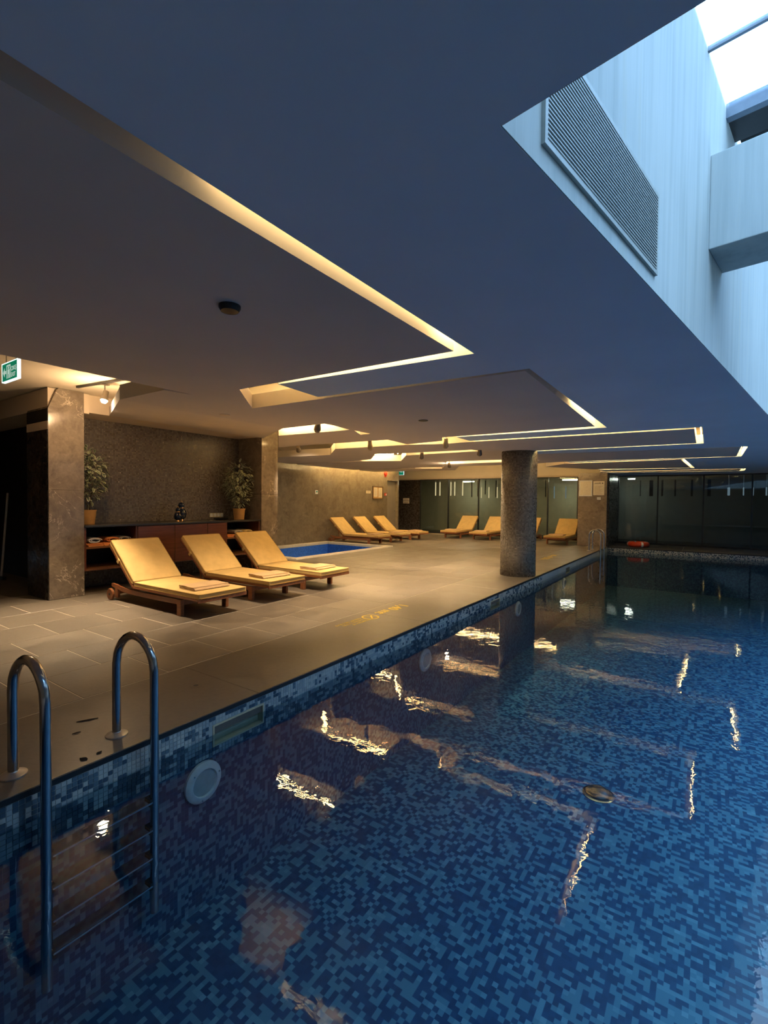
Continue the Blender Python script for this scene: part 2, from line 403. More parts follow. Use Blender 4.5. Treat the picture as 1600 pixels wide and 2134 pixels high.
# coping along the pool, in long slabs, with a black edge strip
cop = struct(MB().box(CX, PX-.012, YB, YF, -.16, -.003).build('floor_coping', 'coping'))
yy = -2.78; i = 0
while yy < 19.0:
    L = 2.59
    MB().box(CX+.002, PX, max(yy, YB), min(yy+L-.004, YF-.02), -.028, 0).build('coping_slab', 'coping', cop, bevel=.003, seg=1)
    yy += L
led = struct(MB().box(PX, XR, PY1, YF, -.16, -.03).build('floor_ledge', 'ledge'))
xx = PX
while xx < XR:
    MB().box(xx, min(xx+1.05, XR), PY1+.0, YF-.02, -.03, 0).build('ledge_slab', 'ledge', led, bevel=.004, seg=1); xx += 1.056
struct(MB().box(PXR, XR, PY0, PY1, -.16, 0).build('floor_right', 'coping', bevel=.004))
t1 = struct(MB().box(PX-.006, PX+.004, PY0, PY1, -.034, -.004).build('trim_1', 'edge_black'))
struct(MB().box(PX, PXR, PY1-.004, PY1+.006, -.034, -.004).build('trim_2', 'edge_black'))

# ------------------------------------------------------------------ pool
pool = struct(MB().box(PX-.2, PXR+.2, PY0-.2, PY1+.2, BZ-.1, BZ).build('pool_floor', 'pool_floor'))
SKM = ((2.0, 2.45), (7.0, 7.4), (11.7, 12.1))
b = MB().box(PX-.2, PX-.0045, PY0-.2, PY1+.2, BZ, -.245).box(PX-.2, PX-.0045, PY0-.2, PY1+.2, -.094, -.034)
bed = MB().box(PX-.0045, PX-.0018, PY0, PY1, -.094, -.034)
ys = [PY0-.2]+[q for pr in SKM for q in pr]+[PY1+.2]
for k in range(0, len(ys), 2):
    b.box(PX-.2, PX-.0045, ys[k], ys[k+1], -.245, -.094); bed.box(PX-.0045, PX-.0018, max(ys[k], PY0), min(ys[k+1], PY1), -.20, -.094)
wl = struct(b.build('pool_wall_left', 'pool_wall_x'))
bed.build('grout_bed', 'tile_grout', wl)
struct(MB().box(PXR, PXR+.2, PY0, PY1, BZ, -.0).build('pool_wall_right', 'pool_wall_x'))
struct(MB().box(PX-.004, PXR, PY1+.0045, PY1+.2, BZ, -.034).build('pool_wall_far', 'pool_wall_y'))
struct(MB().box(PX, PXR, PY0-.2, PY0, BZ, -.0).build('pool_wall_near', 'pool_wall_y'))
# the small glazed tiles above and just under the water line, each proud of its grout
TS = .0262
tmat = []
for nm, c in (('pale', (.44, .49, .49)), ('sky', (.32, .38, .41)), ('mid', (.10, .165, .22)), ('navy', (.045, .085, .13))):
    MT['glaze_'+nm] = plain('glazed_tile_'+nm, c, .12); tmat.append('glaze_'+nm)
tms = []
for k in tmat:
    o = MB().box(-.0045, .0, 0, TS-.0032, 0, TS-.0032).build('tile', k, bevel=.0008, seg=1); tms.append(o.data); bpy.data.objects.remove(o)
rng = random.Random(3); rows = 10; tl = []
ncol = int((9.5-PY0)/TS)
shade = {}
for j in range(ncol):
    for r in range(rows):
        q = rng.random()
        if q < .30 and (j-1, r) in shade: s_ = shade[(j-1, r)]
        elif q < .52 and (j, r-1) in shade: s_ = shade[(j, r-1)]
        else: s_ = rng.choices((0, 1, 2, 3), (.36, .28, .12, .24) if r < 6 else (.14, .2, .3, .36))[0]
        shade[(j, r)] = s_; tl.append((j, r, s_))
def skim(y, z): return any(a-.004 < y < c+.004 and -.245 < z+TS and z < -.094 for a, c in SKM)
vis = []; restq = []
for j, r, s_ in tl:
    y = PY0+.3+j*TS; z = -.036-(r+1)*TS
    if skim(y, z) or skim(y+TS, z): continue
    (vis if (r < 5 and y > .95 and len(vis) < 290) else restq).append((y, z, s_))
for y, z, s_ in vis: link_mesh('tile', tms[s_], wl, (PX+.0015, y, z))
b = MB(); fm = []
for y, z, s_ in restq:
    b.box(PX-.003, PX+.0015, y, y+TS-.0032, z, z+TS-.0032); fm += [s_]*6
b.build('tile_field', None, wl, mats=tmat, fmat=fm, kind='stuff')
# far end: a pale band of the same tile
b = MB(); fm = []
for j in range(int((PXR-PX)/TS)):
    for r in range(5):
        s_ = rng.choices((0, 1, 2, 3), (.36, .26, .18, .2))[0]
        x = PX+.01+j*TS; z = -.036-(r+1)*TS
        b.box(x, x+TS-.0032, PY1-.0015, PY1+.003, z, z+TS-.0032); fm += [s_]*6
b.build('tile_band', None, [o for o in bpy.data.objects if o.name == 'pool_wall_far'][0], mats=tmat, fmat=fm, kind='stuff')
water = MB().quad((PX, PY0, WZ), (PXR, PY0, WZ), (PXR, PY1, WZ), (PX, PY1, WZ)).build('pool_water', 'water')
tag(water, 'still clear water filling the long blue mosaic pool', 'water'); water['kind'] = 'stuff'

# fittings in the left pool wall
for y0, y1, lab in ((2.0, 2.45, ''),
                    (7.0, 7.4, ''), (11.7, 12.1, '')):
    t = empty('pool_skimmer', (PX, (y0+y1)/2, -.17)); w = (y1-y0)/2
    MB().box(-.13, -.115, -w, w, -.075, .076).build('back_plate', 'beige_plastic', t)
    f = MB().box(-.115, .004, -w, w, .064, .0755).box(-.115, .004, -w, w, -.075, -.064).box(-.115, .004, -w, -w+.012, -.064, .064).box(-.115, .004, w-.012, w, -.064, .064)
    f.build('opening_frame', 'beige_plastic', t)
    MB().box(-.06, -.05, -w+.014, w-.014, -.062, .03).build('flap', 'beige_plastic', t)
    lab = {2.0: 'beige skimmer box in the pool wall just beyond the dark-railed ladder', 7.0: 'beige skimmer box in the pool wall just short of the mosaic column', 11.7: 'beige skimmer box in the pool wall beyond the mosaic column'}[y0]
    tag(t, lab, 'skimmer', 'skimmers in the pool wall')
for y, lab in ((1.92, 'round white underwater pool light beside the ladder with dark wet rails'), (4.93, 'round white underwater pool light below the yellow depth marking'),
               (8.27, 'round white underwater pool light just short of the mosaic column'), (11.5, 'round white underwater pool light beyond the mosaic column')):
    t = empty('pool_light', (PX, y, -.44))
    MB().lathe([(.135, 0), (.135, .018), (.118, .034), (.092, .036), (.086, .020)], seg=32, axis='x').build('bezel', 'white_plastic', t, smooth=True)
    MB().lathe([(.088, .012), (.088, .022), (.05, .028), (.004, .030)], seg=32, axis='x').build('lens', 'glaze_pale', t, smooth=True)
    for k in range(3):
        a = k*2.094+.3; MB().lathe([(.006, .03), (.006, .037)], (0, .112*math.cos(a), .112*math.sin(a)), 8, 'x').build('screw', 'steel', t)
    tag(t, lab, 'pool light', 'underwater lights in the pool wall')
t = empty('floor_outlet', (-.80, 4.81, BZ))
MB().lathe([(.12, 0), (.12, .012), (.105, .03), (.07, .055), (.03, .066), (.004, .068)], seg=32).build('dome', 'steel_dark', t, smooth=True)
MB().lathe([(.14, 0), (.14, .008), (.118, .014)], seg=32).build('flange', 'steel', t, smooth=True)
tag(t, 'round dark domed outlet on the pool bottom', 'drain')

# ------------------------------------------------------------------ soffit slabs
M = [(-1.33, YB), (-1.33, 3.01), (-3.10, 2.90), (-3.15, 3.465), (-1.13, 3.565), (-1.135, 6.88), (-3.26, 6.74), (-3.27, 7.28), (-.09, 7.46), (-.09, 9.47), (-2.95, 9.36), (-2.95, 9.96),
     (.54, 10.33), (.54, 12.42), (-2.9, 12.22), (-2.9, 12.5), (-.47, 12.54), (-.34, 15.84), (-2.75, 15.4), (-2.75, 16.5), (.84, 16.64), (.84, 17.70), (-2.95, 17.08), (-2.95, YF), (XR, YF), (XR, YB)]
e_ = .004; shaft_loop = [sk(-e_, -e_), sk(S_LEN+e_, -e_), sk(S_LEN+e_, S_WID+e_), sk(-e_, S_WID+e_)]
ceil = struct(MB().prism(M, ZC, ZT, [[(p.x, p.y) for p in shaft_loop]]).build('ceiling', 'soffit_blue'))
A = [(-1.42, YB), (-1.42, 2.88), (-3.55, 2.84), (-4.10, 2.78), (-4.16, YB)]
pA = struct(MB().prism(A, ZC-.003, ZT).build('ceiling_panel', 'soffit_taupe'))
# panel behind it, with a hole, folding up towards the mosaic wall
B = [(-4.96, 2.49), (-4.17, 2.49), (-4.105, 2.79), (-3.55, 2.85), (-4.16, 3.51), (-1.175, 3.61), (-1.25, 6.70), (-3.46, 6.66), (-3.66, 7.05), (-4.41, 7.16), (-4.36, 6.48), (-6.29, 6.37), (-6.82, 6.40),
     (-5.57, 5.22), (-4.22, 5.31), (-4.16, 4.88), (-4.17, 4.71), (-4.96, 4.72)]
T1 = [(-4.20, 5.38), (-4.20, 5.77), (-4.39, 5.78)]
pB = struct(MB().prism(B, ZC, ZT, [T1]).build('ceiling_panel', 'soffit_taupe'))
XBF = -7.75
b = MB(); nseg = 8
lo0, lo1 = Vector((-4.96, 2.49, ZC)), Vector((-4.96, 4.72, ZC)); hi0, hi1 = Vector((XBF, 3.73, 2.735)), Vector((XBF, 6.82, 2.735))
vs = []
for iu in range(nseg+1):
    for iv in range(nseg+1):
        u, v = iu/nseg, iv/nseg; vs.append(lo0.lerp(hi0, u).lerp(lo1.lerp(hi1, u), v))
fs = [(iu*(nseg+1)+iv, iu*(nseg+1)+iv+1, (iu+1)*(nseg+1)+iv+1, (iu+1)*(nseg+1)+iv) for iu in range(nseg) for iv in range(nseg)]
n0 = len(vs); vs2 = [v+Vector((0, 0, .13)) for v in vs]; rim = []
b.add(vs+vs2, fs+[tuple(n0+i for i in f) for f in fs])
E_ = nseg+1
for k in range(nseg):
    for (p, q) in ((k, k+1), (nseg*E_+k, nseg*E_+k+1), (k*E_, (k+1)*E_), (k*E_+nseg, (k+1)*E_+nseg)): b.f.append((p, q, n0+q, n0+p))
fl = struct(b.build('ceiling_slope', 'soffit_taupe', smooth=True))
Cc = [(-.18, 7.57), (-3.30, 7.40), (-3.81, 7.43), (-4.45, 7.24), (-6.02, 7.12), (-6.91, 8.0), (-7.77, 7.93), (-9.4, 7.8), (-9.6, 9.45), (-7.3, 9.5), (-6.75, 9.31), (-5.95, 8.36), (-5.3, 8.46), (-3.8, 8.54),
      (-3.72, 8.82), (-5.5, 8.90), (-6.37, 10.06), (-7.3, 9.66), (-9.6, 9.7), (-9.6, 12.3), (-7.37, 12.32), (-6.39, 12.35), (-5.45, 10.77), (-4.06, 10.87), (-3.35, 10.90),
      (-3.35, 11.5), (-4.35, 11.55), (-5.82, 11.44), (-6.78, 13.07), (-7.45, 12.6), (-9.6, 12.6), (-9.6, 13.4), (-7.64, 13.68), (-6.72, 13.85), (-5.8, 12.23), (-4.63, 12.42), (-3.7, 12.3), (-3.1, 12.14),
      (.45, 12.34), (.45, 10.38), (-3.05, 10.02), (-3.05, 9.28), (-.19, 9.38)]
pC = struct(MB().prism(Cc, ZC, ZT).build('ceiling_panel', 'soffit_taupe'))
Ee = [(-3.1, 12.75), (-.55, 12.62), (-.43, 15.74), (-2.85, 15.2), (-3.8, 13.6)]
pE = struct(MB().prism(Ee, ZC, ZT).build('ceiling_panel', 'soffit_taupe'))
Ff = [(-2.9, 16.62), (.73, 16.74), (.73, 17.60), (-2.98, 17.0)]
pF = struct(MB().prism(Ff, ZC, ZT).build('ceiling_panel', 'soffit_taupe'))
# upper ceiling over everything, cut by the skylight shaft
struct(MB().prism([(XL, YB), (XR, YB), (XR, YF+3.4), (XL, YF+3.4)], ZU, ZU+.15, [[(p.x, p.y) for p in shaft_loop]]).build('ceiling_upper', 'cream'))

# ------------------------------------------------------------------ cove lights in the joints
def ledrun(parent, mat, *segs, z=2.555, w=.012):
    for (x0, y0, x1, y1) in segs:
        a = Vector((x0, y0, z)); c = Vector((x1, y1, z)); d = (c-a).normalized(); s_ = Vector((-d.y, d.x, 0))*w
        MB().obox(a-s_/2, c-a, s_, Vector((0, 0, .015))).build('led_strip', mat, parent)
ledrun(pA, 'led_dim', (-1.375, 1.0, -1.375, 2.6))
ledrun(pA, 'led', (-1.375, 2.6, -1.375, 2.92), (-1.5, 2.94, -3.05, 2.875))
ledrun(pB, 'led', (-2.95, 3.05, -2.95, 3.4), (-3.0, 3.42, -1.8, 3.48), z=2.61)
ledrun(pB, 'led', (-1.16, 5.2, -1.19, 6.7), (-1.3, 6.78, -3.4, 6.70), (-3.55, 6.9, -3.72, 7.28), (-3.75, 7.23, -4.35, 7.22))
ledrun(pB, 'led_hot', (-5.6, 5.12, -4.35, 5.16), z=2.60)
ledrun(pB, 'led', (-4.25, 5.5, -4.25, 5.74))
ledrun(pC, 'led', (-3.3, 7.345, -.3, 7.52), (-.12, 7.5, -.12, 9.42), (-.3, 9.43, -2.9, 9.32))
ledrun(pC, 'led', (-4.5, 7.02, -5.95, 6.93), (-6.1, 7.0, -6.7, 7.62), z=2.74, w=.05)
ledrun(pB, 'led', (-1.6, 2.78, -3.4, 2.74), (-3.3, 2.76, -3.9, 2.74), z=2.62)
ledrun(pC, 'led', (-3.8, 8.70, -5.3, 8.72))
ledrun(pC, 'led_hot', (-5.55, 8.80, -6.3, 9.8), (-6.45, 9.85, -7.2, 9.56), z=2.60)
ledrun(pC, 'led', (-3.6, 11.3, -5.6, 11.2), (-5.8, 11.3, -6.5, 12.6), z=2.74, w=.05)
ledrun(pC, 'led_dim', (-4.1, 11.42, -5.7, 11.33), (-5.75, 11.4, -6.7, 12.95), (-6.8, 12.92, -7.4, 12.52))
ledrun(pC, 'led', (.495, 10.4, .495, 12.35), (.3, 12.38, -2.8, 12.2))
ledrun(pE, 'led', (-.6, 12.58, -2.9, 12.66), (-.48, 13.2, -.39, 15.7), (-.5, 15.80, -2.7, 15.34))
ledrun(pF, 'led', (.785, 16.7, .785, 17.6), (.6, 16.69, -2.7, 16.57), (.6, 17.65, -2.8, 17.1))
ledrun(pC, 'led', (-3.5, 7.62, -4.4, 7.42), (-4.5, 7.40, -5.95, 7.30), z=2.612, w=.05)
ledrun(pC, 'led', (-3.6, 11.75, -5.7, 11.64), z=2.612, w=.05)
ledrun(pB, 'led', (-4.05, 3.68, -3.2, 3.66), z=2.612, w=.04)
ledrun(pC, 'led_hot', (-4.0, 15.9, -9.5, 15.9), z=2.96, w=.02)
ledrun(pC, 'led_hot', (-10.75, 12.0, -10.75, 16.8), z=2.93, w=.03)

# ------------------------------------------------------------------ skylight shaft
def shaft_wall(name, p, q, zz0=ZC+.0015, zz1=S_TOP+.06, th=.15, out=None):
    p, q = Vector((p.x, p.y, 0)), Vector((q.x, q.y, 0)); d = (q-p); o = out*th
    return struct(MB().obox(p+Vector((0, 0, zz0)), d, o, Vector((0, 0, zz1-zz0))).build(name, 'shaft'))
wS = shaft_wall('wall_shaft_left', sk(0, 0), sk(S_LEN, 0), out=-SN)
shaft_wall('wall_shaft_right', sk(0, S_WID), sk(S_LEN, S_WID), out=SN)
shaft_wall('wall_shaft_near', sk(-.15, -.15), sk(-.15, S_WID+.15), out=SU)
shaft_wall('wall_shaft_far', sk(S_LEN, -.15), sk(S_LEN, S_WID+.15), out=SU)
def sbeam(name, u0, u1, z0, z1, mat): return struct(MB().obox(sk(u0, 0, z0), SU*(u1-u0), SN*S_WID, Vector((0, 0, z1-z0))).build(name, mat, bevel=.006))
sbeam('beam_shaft', 2.49, 2.93, 3.07, 3.66, 'shaft')
win = struct(empty('window_sky', sk(0, 0, S_TOP)))
win.rotation_euler = (0, 0, math.atan2(SN.y, SN.x))
def wbox(name, u0, u1, n0, n1, z0, z1, mat): return MB().box(n0, n1, u0, u1, z0, z1).build(name, mat, win)
MT['frame_blue'] = plain('skylight_frame', (.16, .20, .26), .5)
us = [.0, 1.15, 2.37, 2.93]
for a, c in ((.05, 1.12), (1.17, 2.32), (2.36, 2.93), (3.30, 4.4), (4.45, 5.6), (5.65, 6.8), (6.85, 8.0), (8.05, 9.15), (9.2, 10.3), (10.35, 11.4), (11.45, 12.35)):
    for n0, n1 in ((.02, 1.42), (1.46, 2.88)): wbox('pane', a, c, n0, n1, .03, .042, 'sky_glass')
for u in (0, 1.12, 2.32, 4.4, 5.6, 6.8, 8.0, 9.15, 10.3, 11.4): wbox('glazing_bar', u+.012, u+.034, 0, S_WID, .02, .05, 'frame_blue')
wbox('glazing_bar', 0, S_LEN, 1.42, 1.46, .0, .06, 'frame_blue')
wbox('curb', 2.93, 2.99, 0, S_WID, -.04, .06, 'frame_blue'); wbox('dark_panel', 2.99, 3.28, 0, S_WID, -.02, .05, 'steel_dark')
# air grille on the shaft wall
g = empty('air_grille', sk(.22, 0, 2.52)); g.rotation_euler = (0, 0, math.atan2(SU.y, SU.x))
GW, GH = 1.15, .37
MT['grille'] = plain('grille_metal', (.44, .45, .42), .5); MT['grille_dark'] = plain('grille_shadow', (.05, .055, .06), .8)
MB().box(.01, GW-.01, -.004, -.001, .01, GH-.01).build('backing', 'grille_dark', g)
fr = MB().box(0, GW, -.013, 0, 0, .018).box(0, GW, -.013, 0, GH-.018, GH).box(0, .018, -.013, 0, .018, GH-.018).box(GW-.018, GW, -.013, 0, .018, GH-.018)
fr.build('frame', 'grille', g)
for k in range(23):
    z = .026+k*(GH-.056)/22
    MB().box(.018, GW-.018, -.0125, -.009, z, z+.0050).build('slat', 'grille', g)
tag(g, 'long louvred air grille set in the pale shaft wall under the skylight', 'grille')
MB().lathe([(.035, 0), (.035, .03), (.01, .05)], (0, 0, 0), 12, 'z')

# ------------------------------------------------------------------ walls and pillars on the left
struct(MB().box(-8.5, -8.35, 3.25, 7.1, 0, ZU).build('wall_left', 'mosaic_wall'))
def pillar(name, x0, x1, y0, y1, z1, mat='marble'):
    r = struct(empty(name, ((x0+x1)/2, (y0+y1)/2, 0)))
    w, d = (x1-x0)/2, (y1-y0)/2; zs = [0, z1*.52, z1]
    for k in range(2): MB().box(-w, w, -d, d, zs[k]+(.002 if k else 0), zs[k+1]).build('cladding_slab', mat, r, bevel=.006, seg=1)
    return r
p1 = struct(empty('marble_pillar', (-7.985, 3.08, 0)))
MB().box(-.365, .365, -.23, .23, 0, 1.56).build('cladding_slab', 'marble', p1, bevel=.006, seg=1)
hp = [(-.23, 1.562), (.23, 1.562), (.23, ZU-.004), (-.10, ZU-.004), (-.125, 2.965), (-.23, 2.70)]
MB().add([(x, y, z) for x in (-.365, .365) for y, z in hp], [(0, 1, 2, 3, 4, 5), (11, 10, 9, 8, 7, 6)]+[(i, (i+1) % 6, 6+(i+1) % 6, 6+i) for i in range(6)]).build('cladding_slab', 'marble', p1)
p2 = pillar('marble_pillar', -8.35, -7.62, 6.68, 7.13, ZU)
# dark polished cheek of the near pillar with a beige strip painting in the ceiling's reflection
MB().box(-.365, .353, -.235, -.2305, 0, 2.40).build('side_panel', 'dark_polish', p1)
MB().box(-.365, .353, -.236, -.2305, 2.405, 2.52).build('reflection_band', 'bulk', p1)
MB().box(-.365, .353, -.235, -.2305, 2.525, 2.695).build('side_panel', 'black_wall', p1)
struct(MB().box(-8.35, XBF, 3.31, 6.9, 2.735, ZU).build('bulkhead_left', 'bulk'))
b = MB(); prof = [(2.86, 2.70), (2.86, 2.99), (3.4, 2.99), (3.4, 2.70)]
b.add([(x, y, z) for x in (-7.66, -12.5) for y, z in prof], [(0, 1, 2, 3), (7, 6, 5, 4), (0, 4, 5, 1), (1, 5, 6, 2), (2, 6, 7, 3), (3, 7, 4, 0)])
struct(b.build('bulkhead_near', 'bulk'))
struct(MB().box(XL, -8.35, 3.42, 3.6, 0, ZU).build('wall_niche', 'black_wall'))  # closes the open corridor; its darkness is put into the black colour
struct(MB().box(XL-.15, XL, YB, 7.1, 0, ZU).build('wall_side', 'black_wall'))
struct(MB().box(-11.3, -8.35, 6.98, 7.13, 0, ZU).build('wall_return', 'marble_wall'))
# marble wall behind the plunge pool, with a doorway
MWX = -11.1; DY0, DY1, DZ = 16.50, 17.30, 2.30
mw = struct(MB().box(MWX-.2, MWX, 7.0, DY0, 0, ZU).box(MWX-.2, MWX, DY0, DY1, DZ, ZU).box(MWX-.2, MWX, DY1, DY1+.09, 0, ZU).build('wall_marble', 'marble_wall'))
d1 = struct(MB().box(MWX-.14, MWX-.10, DY0+.01, DY1-.01, .01, DZ-.01).build('door_1', 'door_grey', bevel=.004))
MB().tube([(MWX-.10, DY1-.1, 1.02), (MWX-.05, DY1-.1, 1.02), (MWX-.05, DY1-.21, 1.02)], .009, 8).build('door_handle', 'steel', d1)
struct(MB().box(XL, -11.08, YF-.02, YF+.1, 0, 2.5).build('wall_far_left', 'dark_polish'))
struct(MB().box(XL-.15, XL, 7.1, YF+3.4, 0, ZU).build('wall_corridor', 'door_grey'))
struct(MB().box(XL, -2.9, YF-.1, YF+.1, 2.50, ZU).build('fascia_far', 'cream'))
struct(MB().box(XL, -2.9, YF-.03, YF+.06, 2.44, 2.50).build('trim_3', 'bulk'))
pf = pillar('marble_pillar', -3.68, -2.78, 17.10, 19.15, ZC)
struct(MB().box(-2.78, -2.74, 17.3, 19.15, 0, ZC).build('wall_pillar_return', 'dark_polish'))
struct(MB().box(XR, XR+.15, YB, YF+3.4, -.2, ZU).build('wall_right', 'shaft'))
struct(MB().box(XL, XR, YB-.15, YB, -.2, ZU).build('wall_near', 'bulk'))
# back rooms behind the glazing
struct(MB().box(XL, -3.2, YF+2.2, YF+2.35, 0, ZU).build('wall_back_room', 'back_room'))
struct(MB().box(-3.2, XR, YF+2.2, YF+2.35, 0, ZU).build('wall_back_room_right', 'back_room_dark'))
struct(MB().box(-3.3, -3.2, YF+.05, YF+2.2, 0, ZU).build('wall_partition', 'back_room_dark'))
struct(MB().box(XL, XR, YF, YF+2.3, -.16, 0).build('floor_back', 'ledge'))

# the round mosaic column at the pool edge
CR, CCX, CCY = .345, -3.13, 9.35
b = MB(); seg = 72; hs = [0, .6, 1.2, 1.8, 2.452]
me = bpy.data.meshes.new('mosaic_column'); vs = []; fs = []; uvs = []
for h in hs:
    for i in range(seg): a = 2*math.pi*i/seg; vs.append((CR*math.cos(a), CR*math.sin(a), h))
for j in range(len(hs)-1):
    for i in range(seg):
        fs.append((j*seg+i, j*seg+(i+1) % seg, (j+1)*seg+(i+1) % seg, (j+1)*seg+i))
        u0, u1 = 2*math.pi*CR*i/seg, 2*math.pi*CR*(i+1)/seg; uvs += [(u0, hs[j]), (u1, hs[j]), (u1, hs[j+1]), (u0, hs[j+1])]
fs.append(tuple(range(seg))[::-1]); uvs += [(0, 0)]*seg; fs.append(tuple((len(hs)-1)*seg+i for i in range(seg))); uvs += [(0, 0)]*seg
me.from_pydata(vs, [], fs); me.materials.append(MT['mosaic_col']); ul = me.uv_layers.new(name='UVMap')
for i, u in enumerate(uvs): ul.data[i].uv = u
for p in me.polygons: p.use_smooth = len(p.vertices) == 4
col = link_mesh('mosaic_column', me, None, (CCX, CCY, 0)); struct(col)

# ------------------------------------------------------------------ glazing at the far end
def window(n, x0, x1, z1, gl):
    w = struct(empty('window_%d' % n, ((x0+x1)/2, YF, 0))); h = (x1-x0)/2
    MB().box(-h+.02, h-.02, -.006, .006, .06, z1-.03).build('pane', gl, w)
    f = MB().box(-h, h, -.03, .03, 0, .06).box(-h, h, -.03, .03, z1-.035, z1).box(-h, -h+.022, -.03, .03, .06, z1-.035).box(h-.022, h, -.03, .03, .06, z1-.035)
    f.build('window_frame', 'frame_black', w)
xsL = [-11.08, -9.62, -8.18, -6.72, -5.26, -4.14, -3.2]; xsR = [-2.74, -1.48, -.15, 1.14, 2.42, 3.7, 4.9]
n = 1
for a, c in zip(xsL, xsL[1:]): window(n, a, c, 2.45, 'glass'); n += 1
for a, c in zip(xsR, xsR[1:]): window(n, a, c, 2.445, 'glass_dark'); n += 1

# ------------------------------------------------------------------ spotlights
def spot(x, y, ztop, zhead, aim, power, lit, label, size=1.25, blend=.6, spill=0):
    t = empty('track_spotlight', (x, y, ztop))
    d = (Vector(aim)-Vector((x, y, zhead))).normalized(); h = Vector((0, 0, zhead-ztop))
    MB().box(-.03, .03, -.05, .05, -.012, 0).build('mount', 'lamp_head', t, bevel=.003, seg=1)
    MB().tube([(0, 0, -.01), (0, 0, zhead-ztop+.04)], .008, 8).build('stem', 'lamp_head', t)
    q = d.to_track_quat('Z', 'Y').to_matrix()
    k = MB().lathe([(.022, -.09), (.034, -.085), (.036, -.03), (.047, .02), (.049, .05), (.044, .05)], seg=20)
    k.v = [tuple(q @ Vector(v) + h) for v in k.v]; k.build('housing', 'lamp_head', t, smooth=True)
    k = MB().lathe([(.043, .045), (.041, .060), (.028, .080), (.002, .088)], seg=20); k.v = [tuple(q @ Vector(v) + h) for v in k.v]
    k.build('lens', 'bulb' if lit else 'bulb_off', t, smooth=True)
    tag(t, label, 'spotlight', 'ceiling spotlights')
    l = bpy.data.lights.new('spot_beam', 'SPOT'); l.energy = power; l.color = (1.0, .74, .47); l.spot_size = size; l.spot_blend = blend; l.shadow_soft_size = .045
    o = bpy.data.objects.new('spot_beam', l); COL.objects.link(o); o.parent = t; o.location = h + d*.10
    o.rotation_euler = d.to_track_quat('-Z', 'Y').to_euler()
    if spill:
        pl = bpy.data.lights.new('bulb_spill', 'POINT'); pl.energy = spill; pl.color = (1.0, .66, .36); pl.shadow_soft_size = .05
        po = bpy.data.objects.new('bulb_spill', pl); COL.objects.link(po); po.parent = t; po.location = h + d*.15
    return t
SP = 3.2
spot(-6.7, 3.17, ZU-.03, 2.80, (-6.35, 2.40, 0), 170*SP, True, 'glowing spotlight hanging from the dark track next to the near marble pillar', 1.35, 1.0, 30)
tr = tag(MB().box(-.62, .62, -.02, .02, -.03, 0).build('light_track', 'steel_dark', bevel=.004), 'short dark lighting track on the upper ceiling beside the near marble pillar', 'light track')
tr.location = (-6.65, 3.15, ZU); tr.rotation_euler = (0, 0, math.atan2(.1, .8))
spot(-4.37, 4.80, ZT+.2, 2.44, (-4.9, 4.9, 0), 70*SP, False, 'small spotlight hanging in the brightest ceiling recess beside the second marble pillar', 1.7)
spot(-6.5, 6.60, ZU, 2.42, (-9.6, 10.6, 0), 90*SP, False, 'dark spotlight hanging at the left end of the wide dim ceiling recess', 1.1)
spot(-4.95, 6.80, ZU, 2.42, (-5.0, 7.2, 0), 60*SP, False, 'small spotlight hanging at the right half of the wide dim ceiling recess', 1.7)
spot(-4.97, 8.66, ZU, 2.40, (-6.2, 10.4, 0), 60*SP, False, 'spotlight in the long slot right of the white-glowing far recess', 1.7)
spot(-3.62, 7.10, ZU, 2.41, (-4.0, 7.6, 0), 60*SP, False, 'spotlight in the thin slot left of the pale wedge opening', 1.7)
spot(-3.70, 8.70, ZU, 2.41, (-4.6, 10.5, 0), 60*SP, False, 'spotlight at the end of the slot just left of the mosaic column', 1.7)
spot(-5.55, 11.1, ZU, 2.38, (-7.6, 16.4, 0), 150*SP, True, 'glowing spotlight below the ceiling in front of the far loungers', 1.0, .7, 14)

# small ceiling fittings
t = empty('smoke_detector', (-2.06, 1.59, ZC-.003))
MB().lathe([(.055, 0), (.055, -.012), (.045, -.03), (.02, -.036), (.002, -.036)], seg=24).build('body', 'steel_dark', t, smooth=True)
tag(t, 'dark round detector on the large near ceiling panel', 'detector')
for x, y, z, lab in ((-2.94, 5.15, ZC, 'flat dark ceiling disc on the middle panel facing the pool'), (-4.75, 3.60, ZC, 'flat pale ceiling disc close to the fold above the cabinet')):
    t = MB().lathe([(.06, 0), (.06, -.006), (.05, -.010), (.01, -.010)], (0, 0, 0), 24).build('ceiling_disc', 'bulk' if x < -4 else 'steel_dark', smooth=True); t.location = (x, y, z)
    tag(t, lab, 'ceiling disc')

# ------------------------------------------------------------------ pool ladders
def ladder(y0, label):
    t = empty('pool_ladder', (PX, y0, 0)); W = .53
    for k in (0, 1):
        yb, yf = k*.525, k*.55+.03
        pts = [(-.205, yb, 0.0), (-.205, yb, .20), (-.205, yb, .445)]
        for i in range(1, 12):
            a = math.pi*i/12; pts.append((-.045-.16*math.cos(a), yb+(yf-yb)*i/12,   .465+.168*math.sin(a)))
        pts += [(.115, yf, .445), (.115, yf, 0), (.115, yf, -.4), (.112, yf, -.98)]
        MB().tube(pts, .0242, 16).build('rail', 'steel', t, smooth=True)
        MB().lathe([(.062, 0), (.062, .007), (.05, .013), (.026, .022), (.024, .026)], (-.205, yb, .0), 28).build('base_flange', 'steel_satin', t, smooth=True)
    for z in (-.31, -.475, -.64, -.805):
        s_ = MB().box(.045, .135, .05, .56, z-.012, z).build('tread', 'steel', t, bevel=.004)
        for yy_ in (.047, .563): MB().box(.07, .13, yy_-.018, yy_+.018, z-.03, z+.012).build('tread_clamp', 'steel_dark', s_, bevel=.004)
    return tag(t, label, 'ladder', 'pool ladders')
ladder(.94, 'steel pool ladder with dark rails beside the beige skimmer and the round light')
